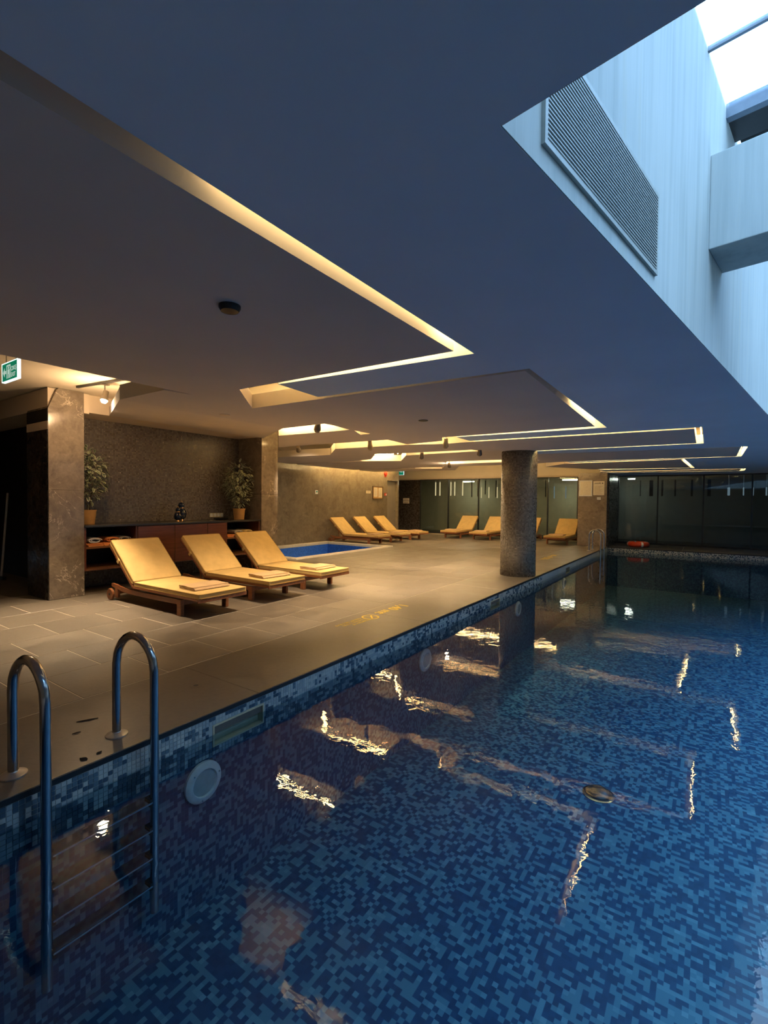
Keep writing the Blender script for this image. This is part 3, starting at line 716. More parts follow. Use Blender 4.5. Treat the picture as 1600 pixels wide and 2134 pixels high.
ladder(15.33, 'thin bright steel pool ladder in front of the far marble pillar')

# ------------------------------------------------------------------ loungers
def make_lounger():
    t = empty('sun_lounger'); hw = .36
    for s_ in (-1, 1):
        y = s_*(hw-.03)
        # curved side rail from the wheel to the front leg
        top = []; n_ = 14
        for i in range(n_+1):
            u = i/n_; x = -1.66+u*1.70; z = .205+.028*math.exp(-((u-.02)/.12)**2) - .012*math.sin(math.pi*u)
            top.append((x, z))
        bot = [(x, z-.062+.018*math.exp(-((i/n_)/.1)**2)) for i, (x, z) in enumerate(top)]
        ring = top+bot[::-1]; k = len(ring); b = MB()
        b.add([(x, y-.017, z) for x, z in ring]+[(x, y+.017, z) for x, z in ring], [(i, (i+1) % k, k+(i+1) % k, k+i) for i in range(k)] +
              [f for i in range(n_) for f in ((i, i+1, k-2-i, k-1-i), (k+i, k+k-1-i, k+k-2-i, k+i+1))])
        b.build('side_rail', 'teak', t)
        MB().box(-.045, .045, y-.024, y+.024, 0, .205).build('front_leg', 'teak', t, bevel=.005, seg=1)
        MB().box(-1.56, -1.49, y-.02, y+.02, .045, .20).build('rear_leg', 'teak', t, bevel=.004, seg=1)
        w = MB().lathe([(.076, -.018), (.082, -.012), (.082, .012), (.076, .018)], (0, 0, 0), 28, 'y').build('wheel', 'teak', t, smooth=True); w.location = (-1.635, s_*(hw+.012), .083)
        MB().lathe([(.016, -.024), (.016, .024)], (0, 0, 0), 12, 'y').build('hub', 'steel_dark', w)
        MB().box(-1.06, .40, s_*hw-.02 if s_ > 0 else -hw, s_*hw if s_ > 0 else -hw+.02, .222, .25).build('deck_rail', 'teak', t, bevel=.003, seg=1)
    MB().box(-.02, .02, -hw+.05, hw-.05, .13, .19).build('cross_bar', 'teak', t, bevel=.004, seg=1)
    MB().box(-1.55, -1.51, -hw+.05, hw-.05, .09, .13).build('axle_bar', 'teak', t, bevel=.004, seg=1)
    MB().box(.385, .405, -hw, hw, .205, .25).build('foot_board', 'teak', t, bevel=.003, seg=1)
    for i in range(14):
        x = -1.03+i*.101; MB().box(x, x+.075, -hw+.02, hw-.02, .236, .25).build('slat', 'teak', t)
    ang = math.radians(41); hx, hz = -1.06, .245
    ca, sa = math.cos(ang), math.sin(ang)
    def br(d, n_): return (hx-d*ca+n_*sa, hz+d*sa+n_*ca)
    def bbox(name, d0, d1, y0, y1, n0, n1, mat, bev=0, par=t, seg=1):
        c = [br(d0, n0), br(d1, n0), br(d1, n1), br(d0, n1)]
        return MB().add([(x, y, z) for y in (y0, y1) for x, z in c], [(0, 1, 2, 3), (7, 6, 5, 4), (0, 4, 5, 1), (1, 5, 6, 2), (2, 6, 7, 3), (3, 7, 4, 0)]).build(name, mat, par, bevel=bev, seg=seg, smooth=bev > .01)
    for s_ in (-1, 1):
        y0, y1 = (hw-.035, hw) if s_ > 0 else (-hw, -hw+.035)
        bbox('back_rail', 0, .84, y0, y1, -.03, .005, 'teak', .004)
    for i in range(8): bbox('back_slat', .03+i*.10, .105+i*.10, -hw+.035, hw-.035, -.012, .003, 'teak')
    MB().tube([(hx-.5*ca, -.2, hz+.5*sa-.03), (-1.38, -.2, .16)], .012, 8).build('back_prop', 'teak', t)
    MB().tube([(hx-.5*ca, .2, hz+.5*sa-.03), (-1.38, .2, .16)], .012, 8).build('back_prop', 'teak', t)
    # cushions, seat and back, with piping and tie
    cs = MB().box(-1.045, .405, -hw+.005, hw-.005, .251, .312).build('seat_cushion', 'cushion', t, bevel=.018, seg=3, smooth=True)
    for z in (.258, .305):
        e = .003; loop = [(-1.03, -hw+.012-e*2, z), (.395, -hw+.012-e*2, z), (.41, -hw+.03, z), (.41, hw-.03, z), (.395, hw-.012+e*2, z), (-1.03, hw-.012+e*2, z)]
        MB().tube(loop, .005, 6).build('piping', 'piping', cs)
    cb = bbox('back_cushion', .035, .85, -hw+.005, hw-.005, .006, .066, 'cushion', .018, t, 3)
    for n_ in (.012, .06):
        loop = [(-hw+.006, .05), (-hw+.006, .84), (-hw+.03, .852), (hw-.03, .852), (hw-.006, .84), (hw-.006, .05)]
        pts = [(br(d, n_)[0], y, br(d, n_)[1]) for y, d in loop]; MB().tube(pts, .005, 6).build('piping', 'piping', cb)
    for s_ in (-1, 1):
        y0, y1 = (hw-.002, hw+.012) if s_ > 0 else (-hw-.012, -hw+.002)
        bbox('tie_strap', .47, .52, y0, y1, -.035, .03, 'cushion', .003)
    return t
proto = make_lounger()
LG = [(-5.38, 3.76, 0, 'mustard lounger standing in the bright spotlight pool beside the near marble pillar', 'loungers in front of the towel cabinet'),
      (-5.42, 4.90, 0, 'mustard lounger in front of the cabinet doors, middle one of three', 'loungers in front of the towel cabinet'),
      (-5.42, 5.96, 0, 'mustard lounger in front of the cabinet, next to the small blue pool', 'loungers in front of the towel cabinet'),
      (-9.25, 13.02, 0, 'mustard lounger against the marble wall, next to the small blue pool rim', 'loungers along the marble wall'),
      (-9.25, 14.33, 0, 'mustard lounger against the marble wall, middle one of the row there', 'loungers along the marble wall'),
      (-9.22, 15.60, 0, 'mustard lounger against the marble wall, below the framed notice board', 'loungers along the marble wall'),
      (-8.40, 17.20, -1.5708, 'mustard lounger before the far glass, nearest the doorway corner', 'loungers before the far glass'),
      (-7.15, 17.15, -1.5708, 'mustard lounger before the far glass, second from the doorway corner', 'loungers before the far glass'),
      (-5.75, 17.15, -1.5708, 'mustard lounger before the far glass, mostly hidden by the mosaic column', 'loungers before the far glass'),
      (-4.32, 17.00, -1.5708, 'mustard lounger before the far glass, beside the marble pillar with notices', 'loungers before the far glass')]
WH = ['in the bright spotlight pool', 'of the middle lounger before the cabinet', 'of the cabinet lounger next to the small pool', 'of the wall lounger beside the small pool rim', 'of the middle wall lounger',
      'of the wall lounger under the notice board', 'of the far-glass lounger at the doorway corner', 'of the second far-glass lounger from the doorway corner', 'of the far-glass lounger behind the mosaic column', 'of the far-glass lounger beside the noticed pillar']
def towel_mesh():
    pts = [(-.17, .007)] + [(-.17+.34*i/6, .006+.002*math.sin(i*1.7)) for i in range(1, 6)] + [(.165, .007)]
    pts += [(.18, .013), (.172, .021)] + [(.15-.31*i/6, .021+.003*math.sin(i*2.1+1)) for i in range(0, 7)] + [(-.178, .027), (-.17, .036)] + [(-.14+.29*i/5, .036+.003*math.sin(i*1.3)) for i in range(0, 6)]
    return MB().strip(pts, .0115, .50, 'y', -.25)
towel0 = None
for i, (x, y, rz, lab, grp) in enumerate(LG):
    o = proto if i == 0 else dup(proto, (x, y, 0), rz)
    o.location = (x, y, 0); o.rotation_euler = (0, 0, rz); tag(o, lab, 'lounger', grp)
    if towel0 is None: towel0 = tw = towel_mesh().build('folded_towel', 'towel_beige', smooth=True)
    else: tw = link_mesh('folded_towel', towel0.data)
    lx, ly = .02, -.0; c, s_ = math.cos(rz), math.sin(rz)
    tw.location = (x+lx*c-ly*s_, y+lx*s_+ly*c, .3125); tw.rotation_euler = (0, 0, rz+random.uniform(-.12, .12))
    tag(tw, 'beige folded towel on the seat '+WH[i], 'towel', 'folded towels on the loungers')

# ------------------------------------------------------------------ towel cabinet along the mosaic wall
CF, CB, Z0, Z1 = -7.66, -8.345, .35, 1.005
def unit(name, y0, y1, label, kind):
    t = empty(name, ((CF+CB)/2, (y0+y1)/2, Z0)); hx, hy, h = (CF-CB)/2, (y1-y0)/2-.001, Z1-Z0
    MB().box(-hx, hx, -hy, -hy+.025, 0, h).build('side_panel', 'mahogany', t); MB().box(-hx, hx, hy-.025, hy, 0, h).build('side_panel', 'mahogany', t)
    MB().box(-hx, hx, -hy+.025, hy-.025, 0, .025).build('bottom_panel', 'mahogany_edge' if kind == 'open' else 'mahogany', t)
    MB().box(-hx, -hx+.012, -hy+.025, hy-.025, .025, h).build('back_panel', 'black_wall', t)
    if kind == 'open': MB().box(-hx+.012, hx-.03, -hy+.025, hy-.025, .33, .36).build('shelf', 'mahogany_edge', t)
    else:
        nd = kind
        for k in range(nd):
            a = -hy+.004+k*(2*hy-.004)/nd; c = -hy+(k+1)*(2*hy-.004)/nd
            d = MB().box(hx, hx+.018, a, c, .004, h-.004).build('door', 'mahogany', t, bevel=.002, seg=1)
            MB().box(hx+.018, hx+.021, c-.012, c-.004, .02, h-.02).build('door_edge', 'mahogany_edge', d)
    return tag(t, label, 'cabinet', 'units of the towel cabinet')
unit('open_cabinet', 3.325, 4.12, 'open mahogany shelf unit with towels beside the near marble pillar', 'open')
unit('door_cabinet', 4.12, 5.42, 'mahogany cabinet unit with two wide doors below the dark vases', 2)
unit('door_cabinet', 5.42, 5.84, 'narrow mahogany cabinet unit with one door below the power strip', 1)
unit('open_cabinet', 5.84, 6.67, 'open mahogany shelf unit with towels beside the second marble pillar', 'open')
tag(MB().box(CB, CF+.03, 3.32, 6.675, Z1+.001, Z1+.036).build('worktop', 'dark_top', bevel=.004), 'long dark worktop over the mahogany cabinets at the mosaic wall', 'worktop')
tag(MB().box(CB, CF-.2, 4.2, 6.6, Z0-.035, Z0-.001).build('cabinet_plinth', 'cream', bevel=.003), 'pale strip under the hanging mahogany cabinets', 'plinth')
WT = Z1+.036
# towels on the shelves (each a rolled or folded cloth)
def roll_mesh(w=.2, h=.075, depth=.32):
    pts = []; n_ = 40
    for i in range(n_+1):
        u = i/n_; a = u*2*math.pi*1.75; r = 1-.55*u
        pts.append((w/2*r*math.cos(a)*(1 if abs(math.cos(a)) < .98 else 1), h/2+h/2*r*math.sin(a)))
    return MB().strip(pts, .012, depth, 'x', -depth/2)
def flat_mesh(w=.205, depth=.32, n=3):
    pts = []; z = .008
    for k in range(n):
        xs = [-w/2+w*i/5 for i in range(6)]
        if k % 2: xs = xs[::-1]
        pts += [(x, z+.0015*math.sin(x*40+k)) for x in xs]
        if k < n-1: pts.append((xs[-1]+(.012 if k % 2 == 0 else -.012), z+.009))
        z += .018
    return MB().strip(pts, .0135, depth, 'x', -depth/2)
SHF = Z0+.361
def put(kind, mat, y, z, label, x=CF-.19):
    o = (roll_mesh() if kind == 'roll' else flat_mesh()).build('rolled_towel' if kind == 'roll' else 'stacked_towel', mat, smooth=True)
    o.location = (x, y, z); return tag(o, label, 'towel', 'towels on the cabinet shelves')
FZ = .0535
put('flat', 'towel_orange', 3.50, SHF, 'orange folded towel lying flat under the white rolled towel')
put('flat', 'towel_orange', 3.73, SHF, 'orange folded towel lying flat under the orange rolled towel')
put('flat', 'towel_orange', 3.965, SHF, 'orange folded towel lying flat under the grey rolled towel beside the doors', CF-.24)
put('roll', 'towel_white', 3.49, SHF+FZ, 'white rolled towel on the orange stack beside the near pillar')
put('roll', 'towel_orange', 3.75, SHF+FZ, 'orange rolled towel between the white and the grey rolls')
put('roll', 'towel_grey', 3.955, SHF+FZ, 'grey rolled towel on the orange stack beside the cabinet doors', CF-.24)
put('flat', 'towel_orange', 6.01, SHF, 'orange folded towel on the shelf under the potted plant by the second pillar')
put('flat', 'towel_yellow', 6.27, SHF, 'yellow folded towel on the shelf under the potted plant by the second pillar')
put('flat', 'towel_yellow', 6.515, SHF, 'yellow folded towel at the shelf end touching the second pillar')
put('roll', 'towel_grey', 6.16, SHF+FZ, 'grey rolled towel on the shelf under the potted plant by the second pillar')
put('roll', 'towel_yellow', 6.40, SHF+FZ, 'yellow rolled towel at the shelf end next to the second pillar')

# potted plants
def plant(x, y, label, seed, cz, rx, rz_, n, ylo, yhi):
    rg = random.Random(seed); t = empty('potted_plant', (x, y, WT))
    MB().lathe([(.098, 0), (.102, .01), (.122, .205), (.128, .21), (.128, .222), (.118, .222), (.114, .19)], seg=32).build('pot', 'pot', t, smooth=True)
    MB().lathe([(.112, .188), (.112, .196), (.02, .2)], seg=24).build('soil', 'soil', t)
    for k in range(4):
        a = k*1.6+rg.random(); pts = [(0.03*math.cos(a), .03*math.sin(a), .19)]
        for i in range(1, 6): pts.append((math.cos(a)*(.03+.022*i*rg.uniform(.6, 1.2)), math.sin(a)*(.03+.022*i*rg.uniform(.6, 1.2)), .19+i*.15))
        MB().tube(pts, [.009, .008, .007, .006, .005, .004], 6).build('stem', 'stem', t)
    b = MB(); fm = []
    for _ in range(n):
        while True:
            p = Vector((rg.uniform(-1, 1), rg.uniform(-1, 1), rg.uniform(-1, 1)))
            if .25 < p.length < 1: break
        z = p.z; wf = rx*(1.0 if z > -.1 else (.62+.42*(1+z)))
        c = Vector((p.x*wf, p.y*wf, cz+z*rz_))
        out = Vector((p.x, p.y, .1+rg.uniform(-.5, .3))).normalized(); d = (out+Vector((rg.uniform(-.5, .5), rg.uniform(-.5, .5), rg.uniform(-.7, .4)))).normalized()
        sd = d.cross(Vector((rg.uniform(-.3, .3), rg.uniform(-.3, .3), 1))).normalized(); nn = sd.cross(d)
        L = rg.uniform(.075, .115); W = L*.24
        def q(u, v, h): return c+d*(L*u)+sd*(W*v)+nn*(L*h)
        vs_ = [q(0, 0, 0), q(.35, -1, .06), q(.75, -.75, 0), q(1, 0, -.12), q(.75, .75, 0), q(.35, 1, .06), q(.12, 0, 0), q(.38, -.62, .02), q(.72, -.45, -.02), q(.88, 0, -.08), q(.72, .45, -.02), q(.38, .62, .02)]
        if any(x+v_.x < -8.33 or not ylo < y+v_.y < yhi for v_ in vs_): continue
        b.add(vs_, [(6, 7, 8, 9, 10, 11), (0, 1, 7, 6), (1, 2, 8, 7), (2, 3, 9, 8), (3, 4, 10, 9), (4, 5, 11, 10), (5, 0, 6, 11)]); fm += [0]+[1]*6
    b.build('foliage', None, t, mats=['leaf', 'leaf_edge'], fmat=fm, kind='stuff')
    return tag(t, label, 'plant', 'potted plants on the worktop')
plant(-8.03, 3.53, 'bushy variegated plant in an ochre pot, half hidden by the near marble pillar', 5, .72, .27, .46, 520, 3.32, 9)
plant(-8.0, 6.42, 'bushy variegated plant in an ochre pot beside the second marble pillar', 9, .70, .29, .48, 560, 0, 6.67)

# dark glazed jars
def jar(x, y, s_, label):
    t = empty('glazed_jar', (x, y, WT)); S = lambda pr: [(r*s_, h*s_) for r, h in pr]
    MB().lathe(S([(.035, 0), (.038, .004), (.03, .03), (.028, .034)]), seg=24).build('foot', 'gold', t, smooth=True)
    MB().lathe(S([(.03, .03), (.075, .06), (.092, .12), (.088, .17), (.062, .22), (.048, .235)]), seg=28).build('body', 'navy', t, smooth=True)
    MB().lathe(S([(.050, .232), (.054, .24), (.050, .248)]), seg=24).build('collar_ring', 'gold', t, smooth=True)
    MB().lathe(S([(.047, .246), (.056, .275), (.052, .31), (.036, .335), (.018, .345)]), seg=24).build('lid', 'navy', t, smooth=True)
    MB().lathe(S([(.012, .342), (.022, .358), (.016, .374), (.004, .384)]), seg=16).build('finial', 'gold', t, smooth=True)
    for k in range(6):
        a = k*1.047+.2; MB().lathe(S([(.010, -.004), (.010, .004), (.002, .006)]), (s_*.088*math.cos(a), s_*.088*math.sin(a), s_*.15), 8).build('boss', 'gold', t)
    return tag(t, label, 'jar', 'dark glazed jars')
jar(-8.02, 5.13, 1.0, 'taller navy glazed jar with gold finial on the dark worktop')
jar(-7.90, 4.985, .72, 'shorter navy glazed jar with gold finial on the dark worktop')
# socket strip on the wall and a dark dish below it
t = empty('socket_strip', (-8.349, 6.125, 1.085+.04))
MB().box(0, .014, -.165, .165, -.042, .042).build('plate', 'beige_plastic', t, bevel=.003)
for k in range(4):
    s_ = MB().lathe([(.031, 0), (.031, .006), (.026, .006), (.024, .001)], (.014, -.122+k*.0815, 0), 20, 'x').build('socket', 'white_plastic', t, smooth=True)
    MB().lathe([(.004, 0), (.004, .003)], (.0155, -.132+k*.0815, 0), 8, 'x').build('contact_hole', 'steel_dark', s_); MB().lathe([(.004, 0), (.004, .003)], (.0155, -.112+k*.0815, 0), 8, 'x').build('contact_hole', 'steel_dark', s_)
tag(t, 'pale strip of four wall sockets just above the worktop', 'sockets')
t = MB().lathe([(.09, 0), (.12, .008), (.15, .03), (.145, .03), (.11, .012), (.01, .01)], seg=32).build('shallow_dish', 'steel_dark', smooth=True); t.location = (-8.1, 6.05, WT)
tag(t, 'flat dark dish on the worktop under the wall sockets', 'dish')

# ------------------------------------------------------------------ plunge pool
kp = empty('plunge_pool', ((KX0+KX1)/2, (KY0+KY1)/2, 0)); hx, hy = (KX1-KX0)/2, (KY1-KY0)/2; R_ = .17
nside = 7
for k in range(nside):
    a = -hy+k*2*hy/nside; c = a+2*hy/nside-.004
    MB().box(hx-R_, hx, a, c, -.05, .035).build('kerb_stone', 'rim', kp, bevel=.006, seg=1); MB().box(-hx, -hx+R_, a, c, -.05, .035).build('kerb_stone', 'rim', kp, bevel=.006, seg=1)
for k in range(4):
    L = (2*hx-2*R_)/4; a = -hx+R_+k*L+.002; c = a+L-.004
    MB().box(a, c, -hy, -hy+R_, -.05, .035).build('kerb_stone', 'rim', kp, bevel=.006, seg=1); MB().box(a, c, hy-R_, hy, -.05, .035).build('kerb_stone', 'rim', kp, bevel=.006, seg=1)
MB().box(-hx+R_, hx-R_, -hy+R_, hy-R_, -.50, -.45).build('basin_floor', 'kid_blue', kp)
for q in (-hx+R_-.03, hx-R_): MB().box(q, q+.03, -hy+R_, hy-R_, -.45, -.051).build('basin_side', 'kid_blue_x', kp)
for q in (-hy+R_-.03, hy-R_): MB().box(-hx+R_, hx-R_, q, q+.03, -.45, -.051).build('basin_end', 'kid_blue', kp)
MB().quad((-hx+R_, -hy+R_, -.40), (hx-R_, -hy+R_, -.40), (hx-R_, hy-R_, -.40), (-hx+R_, hy-R_, -.40)).build('basin_water', 'kid_water', kp)
for k in range(3): MB().lathe([(.012, 0), (.012, .002)], (hx-.0005, hy-.10-k*.07, .0), 10, 'x').build('vent_hole', 'steel_dark', kp)
tag(kp, 'small blue plunge pool with a pale kerb below the marble wall', 'pool')

# ------------------------------------------------------------------ floor markings, drain cover, leaves
def text_mesh(name, body, size, parent, mat, loc, rot, extr=.0006):
    cu = bpy.data.curves.new(name, 'FONT'); cu.body = body; cu.size = size; cu.extrude = extr; cu.offset = size*.018
    o = bpy.data.objects.new('tmp', cu); COL.objects.link(o); dg = bpy.context.evaluated_depsgraph_get()
    me = bpy.data.meshes.new_from_object(o.evaluated_get(dg)); bpy.data.objects.remove(o); bpy.data.curves.remove(cu)
    me.name = name; me.materials.clear(); me.materials.append(MT[mat])
    r = link_mesh(name, me, parent, loc); r.rotation_euler = rot; return r
def marking(y, label):
    t = empty('depth_marking', (-3.45, y, .0012))         # read from the deck: text runs towards -y, tops point to the pool
    rz = -math.pi/2
    text_mesh('depth_text', '1,40 mt', .21, t, 'yellow_print', (-.09, .62, 0), (0, 0, rz))
    b = MB(); sg = 40
    vs_ = [(r*math.cos(2*math.pi*i/sg), r*math.sin(2*math.pi*i/sg)-.24, z) for z in (0, .0008) for r in (.092, .112) for i in range(sg)]
    fs_ = []
    for i in range(sg):
        j = (i+1) % sg; fs_ += [(i, j, sg+j, sg+i), (2*sg+i, 3*sg+i, 3*sg+j, 2*sg+j), (sg+i, sg+j, 3*sg+j, 3*sg+i), (i, 2*sg+i, 2*sg+j, j)]
    b.add(vs_, fs_).build('symbol_ring', 'yellow_print', t)
    MB().obox((-.074, -.24-.066, 0), (.148, .124, 0), (-.009, .011, 0), (0, 0, .0008)).build('symbol_bar', 'yellow_print', t)
    MB().obox((-.05, -.24+.06, 0), (.1, -.11, 0), (.016, .015, 0), (0, 0, .0009)).build('symbol_figure', 'yellow_print', t)
    rg = random.Random(4)
    for r, (a, L) in enumerate(((.06, .33), (.0, .42), (-.06, .46))):
        yq = -.36 if r else -.33; end = yq-L; b = MB()
        while yq > end:
            w = rg.uniform(.012, .02)
            b.box(a-.02, a+.02, yq-.005, yq, 0, .0008); 
            if rg.random() < .75: zz = rg.choice((-.02, -.004, .014)); b.box(a+zz, a+zz+.006, yq-w, yq-.005, 0, .0008)
            if rg.random() < .5: b.box(a-.02, a+.02, yq-w, yq-w+.005, 0, .0008)
            yq -= w+.009
        b.build('print_line', 'yellow_print', t)
    return tag(t, label, 'floor sign', 'yellow depth markings on the coping')
marking(5.02, 'yellow depth marking reading 1,40 mt on the coping short of the mosaic column')
marking(13.0, 'yellow depth marking on the coping beyond the mosaic column')
t = empty('deck_drain', (-3.26, 2.21, .0006)); MB().lathe([(.05, 0), (.05, .0012), (.02, .0016), (.018, .0004)], seg=24).build('ring', 'coping', t)
MB().lathe([(.019, .0), (.019, .0012)], seg=16).build('hole', 'steel_dark', t); tag(t, 'small round drain hole in the coping beyond the ladder', 'drain')
def leaf(x, y, L, W, rz, label):
    n_ = 8; vs_ = []
    for i in range(n_+1):
        u = i/n_; w = W*math.sin(math.pi*min(.98, max(.02, u)))**.8
        vs_ += [(L*(u-.5), -w/2, .003*math.sin(3*u)), (L*(u-.5), 0, .004+.003*math.sin(3*u)), (L*(u-.5), w/2, .003*math.sin(3*u))]
    fs_ = [(3*i+k, 3*i+3+k, 3*i+4+k, 3*i+1+k) for i in range(n_) for k in (0, 1)]
    o = MB().add(vs_, fs_).build('dry_leaf', 'debris'); o.location = (x, y, .002); o.rotation_euler = (0, 0, rz); tag(o, label, 'leaf', 'dry leaves on the coping')
leaf(-3.31, 1.45, .12, .02, 1.1, 'long dark dry leaf on the coping between the ladder rails')
leaf(-3.18, 1.33, .045, .014, 1.3, 'short dark dry leaf scrap beside the long leaf near the ladder')
leaf(-2.83, 1.22, .05, .03, .4, 'crumpled dark leaf scrap at the pool edge between the ladder rails')
leaf(-2.83, 1.30, .035, .025, 1.9, 'curled dark leaf scrap at the pool edge beside the crumpled one')

# ------------------------------------------------------------------ exit signs, notices, alarms
def exit_sign(x, y, z, w, h, label, rz=0):
    t = empty('exit_sign', (x, y, z), rz)
    MB().box(-w/2, w/2, -.012, .012, -h, 0).build('panel', 'green_sign', t)
    e = .0075*w/.38
    MB().box(-w/2-e, w/2+e, -.014, .014, 0, e).box(-w/2-e, w/2+e, -.014, .014, -h-e, -h).box(-w/2-e, -w/2, -.014, .014, -h, 0).box(w/2, w/2+e, -.014, .014, -h, 0).build('lit_edge', 'sign_edge', t)
    k = w/.38
    def P(x0, x1, z0, z1): return MB().box(x0*k, x1*k, -.0135, -.0122, z0*k, z1*k)
    # arrow pointing left, doorway with figure, two lines of lettering
    b = MB(); b.add([(px*k, yy_, pz*k) for yy_ in (-.0135, -.0122) for px, pz in ((-.17, -.085), (-.125, -.04), (-.125, -.07), (-.09, -.07), (-.09, -.10), (-.125, -.10), (-.125, -.13))],
                    [(0, 1, 2, 3, 4, 5, 6), (13, 12, 11, 10, 9, 8, 7)]+[(i, (i+1) % 7, 7+(i+1) % 7, 7+i) for i in range(7)])
    b.build('arrow', 'sign_print', t)
    P(-.075, .025, -.035, -.02).box(-.075*k, -.06*k, -.0135, -.0122, -.15*k, -.035*k).box(.01*k, .025*k, -.0135, -.0122, -.15*k, -.035*k).build('doorway_symbol', 'sign_print', t)
    b = P(-.045, -.005, -.11, -.065); b.lathe([(.013*k, -.0135), (.013*k, -.0122)], (-.025*k, 0, -.05*k), 12, 'y'); b.box(-.045*k, -.033*k, -.0135, -.0122, -.15*k, -.11*k); b.box(-.017*k, -.002*k, -.0135, -.0122, -.15*k, -.11*k); b.build('figure_symbol', 'sign_print', t)
    text_mesh('lettering', 'ÇIKIŞ', .055*k, t, 'sign_print', (.035*k, -.0132, -.085*k), (math.pi/2, 0, 0), .0005)
    text_mesh('lettering', 'EXIT', .055*k, t, 'sign_print', (.035*k, -.0132, -.145*k), (math.pi/2, 0, 0), .0005)
    for xx_ in (-w*.32, w*.32): MB().tube([(xx_, 0, .0), (xx_, 0, ZU-z)], .004, 6).build('hanger', 'steel', t)
    MB().box(-w*.4, w*.4, -.02, .02, ZU-z-.04, ZU-z-.001).build('ceiling_box', 'white_plastic', t)
    return tag(t, label, 'exit sign', 'green exit signs')
exit_sign(-5.49, 1.75, 2.725, .37, .165, 'glowing green exit sign hanging by the near marble pillar side')
exit_sign(-11.02, 17.46, 2.78, .24, .2, 'small green exit sign at the doorway corner beside the far glass')
def sheet(x, y0, y1, z0, z1, lab, lines=True):
    pass
t = empty('notice_board', (MWX, 15.79, 1.54)); W, Hh = .33, .47
MB().box(0, .012, -W, W, 0, Hh).build('cork_panel', 'cork', t)
MB().box(0, .026, -W, W, -.025, 0).box(0, .026, -W, W, Hh, Hh+.025).box(0, .026, -W-.025, -W, -.025, Hh+.025).box(0, .026, W, W+.025, -.025, Hh+.025).build('board_frame', 'frame_wood', t)
for a, c, z0, z1 in ((-.27, -.02, .07, .44), (.05, .30, .05, .43)):
    p = MB().box(.0122, .0145, a, c, z0, z1).build('paper_sheet', 'paper', t)
    for i in range(9): MB().box(.0146, .0150, a+.03, c-.03-(i % 3)*.02, z1-.05-i*.034, z1-.044-i*.034).build('print_line', 'ink', p)
tag(t, 'framed cork notice board with two paper sheets on the marble wall', 'notice board')
t = empty('wall_plate', (MWX, 15.16, 1.74)); MB().box(0, .006, -.15, .15, 0, .1).build('plate', 'paper', t, bevel=.002); MB().box(.006, .0065, -.12, .12, .06, .07).box(.006, .0065, -.12, .08, .03, .04).build('print_line', 'ink', t)
tag(t, 'small pale plate on the marble wall beside the notice board', 'sign')
t = empty('wall_thermostat', (MWX, 12.15, 1.66)); MB().box(0, .02, -.06, .06, 0, .13).build('case', 'white_plastic', t, bevel=.004); MB().box(.02, .021, -.035, .035, .06, .1).build('display', 'green_sign', t)
tag(t, 'small white control box on the marble wall above the plunge pool', 'control')
t = empty('alarm_sounder', (MWX, 16.33, 2.58)); MB().lathe([(.09, 0), (.09, .03), (.075, .07), (.04, .085), (.01, .085)], seg=24, axis='x').build('horn', 'red', t, smooth=True); MB().box(0, .03, -.06, .06, -.14, -.07).build('base', 'red', t, bevel=.006)
tag(t, 'red alarm sounder high on the marble wall near the doorway', 'alarm')
t = empty('fire_call_point', (MWX, 16.34, 1.66)); MB().box(0, .05, -.055, .055, 0, .11).build('case', 'red', t, bevel=.006); MB().box(.05, .052, -.035, .035, .02, .085).build('press_plate', 'white_plastic', t)
tag(t, 'small red fire call point beside the notice board', 'alarm')
PFY = 17.10
t = empty('framed_notice', (-3.44, PFY, 1.69)); MB().box(-.19, .19, -.012, 0, 0, .5).build('backing', 'paper', t)
MB().box(-.205, .205, -.02, 0, -.015, .012).box(-.205, .205, -.02, 0, .488, .515).box(-.205, -.178, -.02, 0, .012, .488).box(.178, .205, -.02, 0, .012, .488).build('frame', 'white_plastic', t)
tag(t, 'blank pale framed notice on the far marble pillar', 'notice')
t = empty('notice_sheet', (-3.03, PFY, 1.71)); MB().box(-.17, .17, -.008, 0, 0, .465).build('sheet', 'paper', t)
b = MB(); rg = random.Random(2); xq = -.13
while xq < .06: w = rg.uniform(.012, .024); b.box(xq, xq+w*.6, -.0088, -.008, .375, .375+rg.choice((.03, .03, .045))); xq += w
b.build('heading', 'ink', t); MB().lathe([(.022, -.0088), (.022, -.008)], (.115, 0, .395), 16, 'y').build('emblem', 'ink', t)
for i in range(9): MB().box(-.13, .13-(i*37 % 5)*.02, -.0084, -.008, .29-i*.031, .297-i*.031).build('print_line', 'cork', t)
tag(t, 'printed notice sheet with heading and dark emblem on the far marble pillar', 'notice')
t = empty('wall_switch', (-3.02, PFY, 1.56)); MB().box(-.06, .06, -.012, 0, 0, .035).build('plate', 'white_plastic', t, bevel=.003); MB().box(-.06, .06, -.012, 0, .045, .08).build('plate', 'white_plastic', t, bevel=.003)
tag(t, 'pair of small white plates below the notices on the far pillar', 'switch')
t = empty('door_sign', (-11.82, YF-.02, 1.34)); MB().box(-.17, .17, -.006, 0, .13, .25).build('plate', 'paper', t); MB().box(-.17, .17, -.006, 0, 0, .11).build('plate', 'paper', t)
for z in (.03, .06, .16, .2): MB().box(-.13, .12, -.0066, -.006, z, z+.012).build('print_line', 'ink', t)
tag(t, 'two pale plates on the dark polished wall beside the doorway', 'sign')

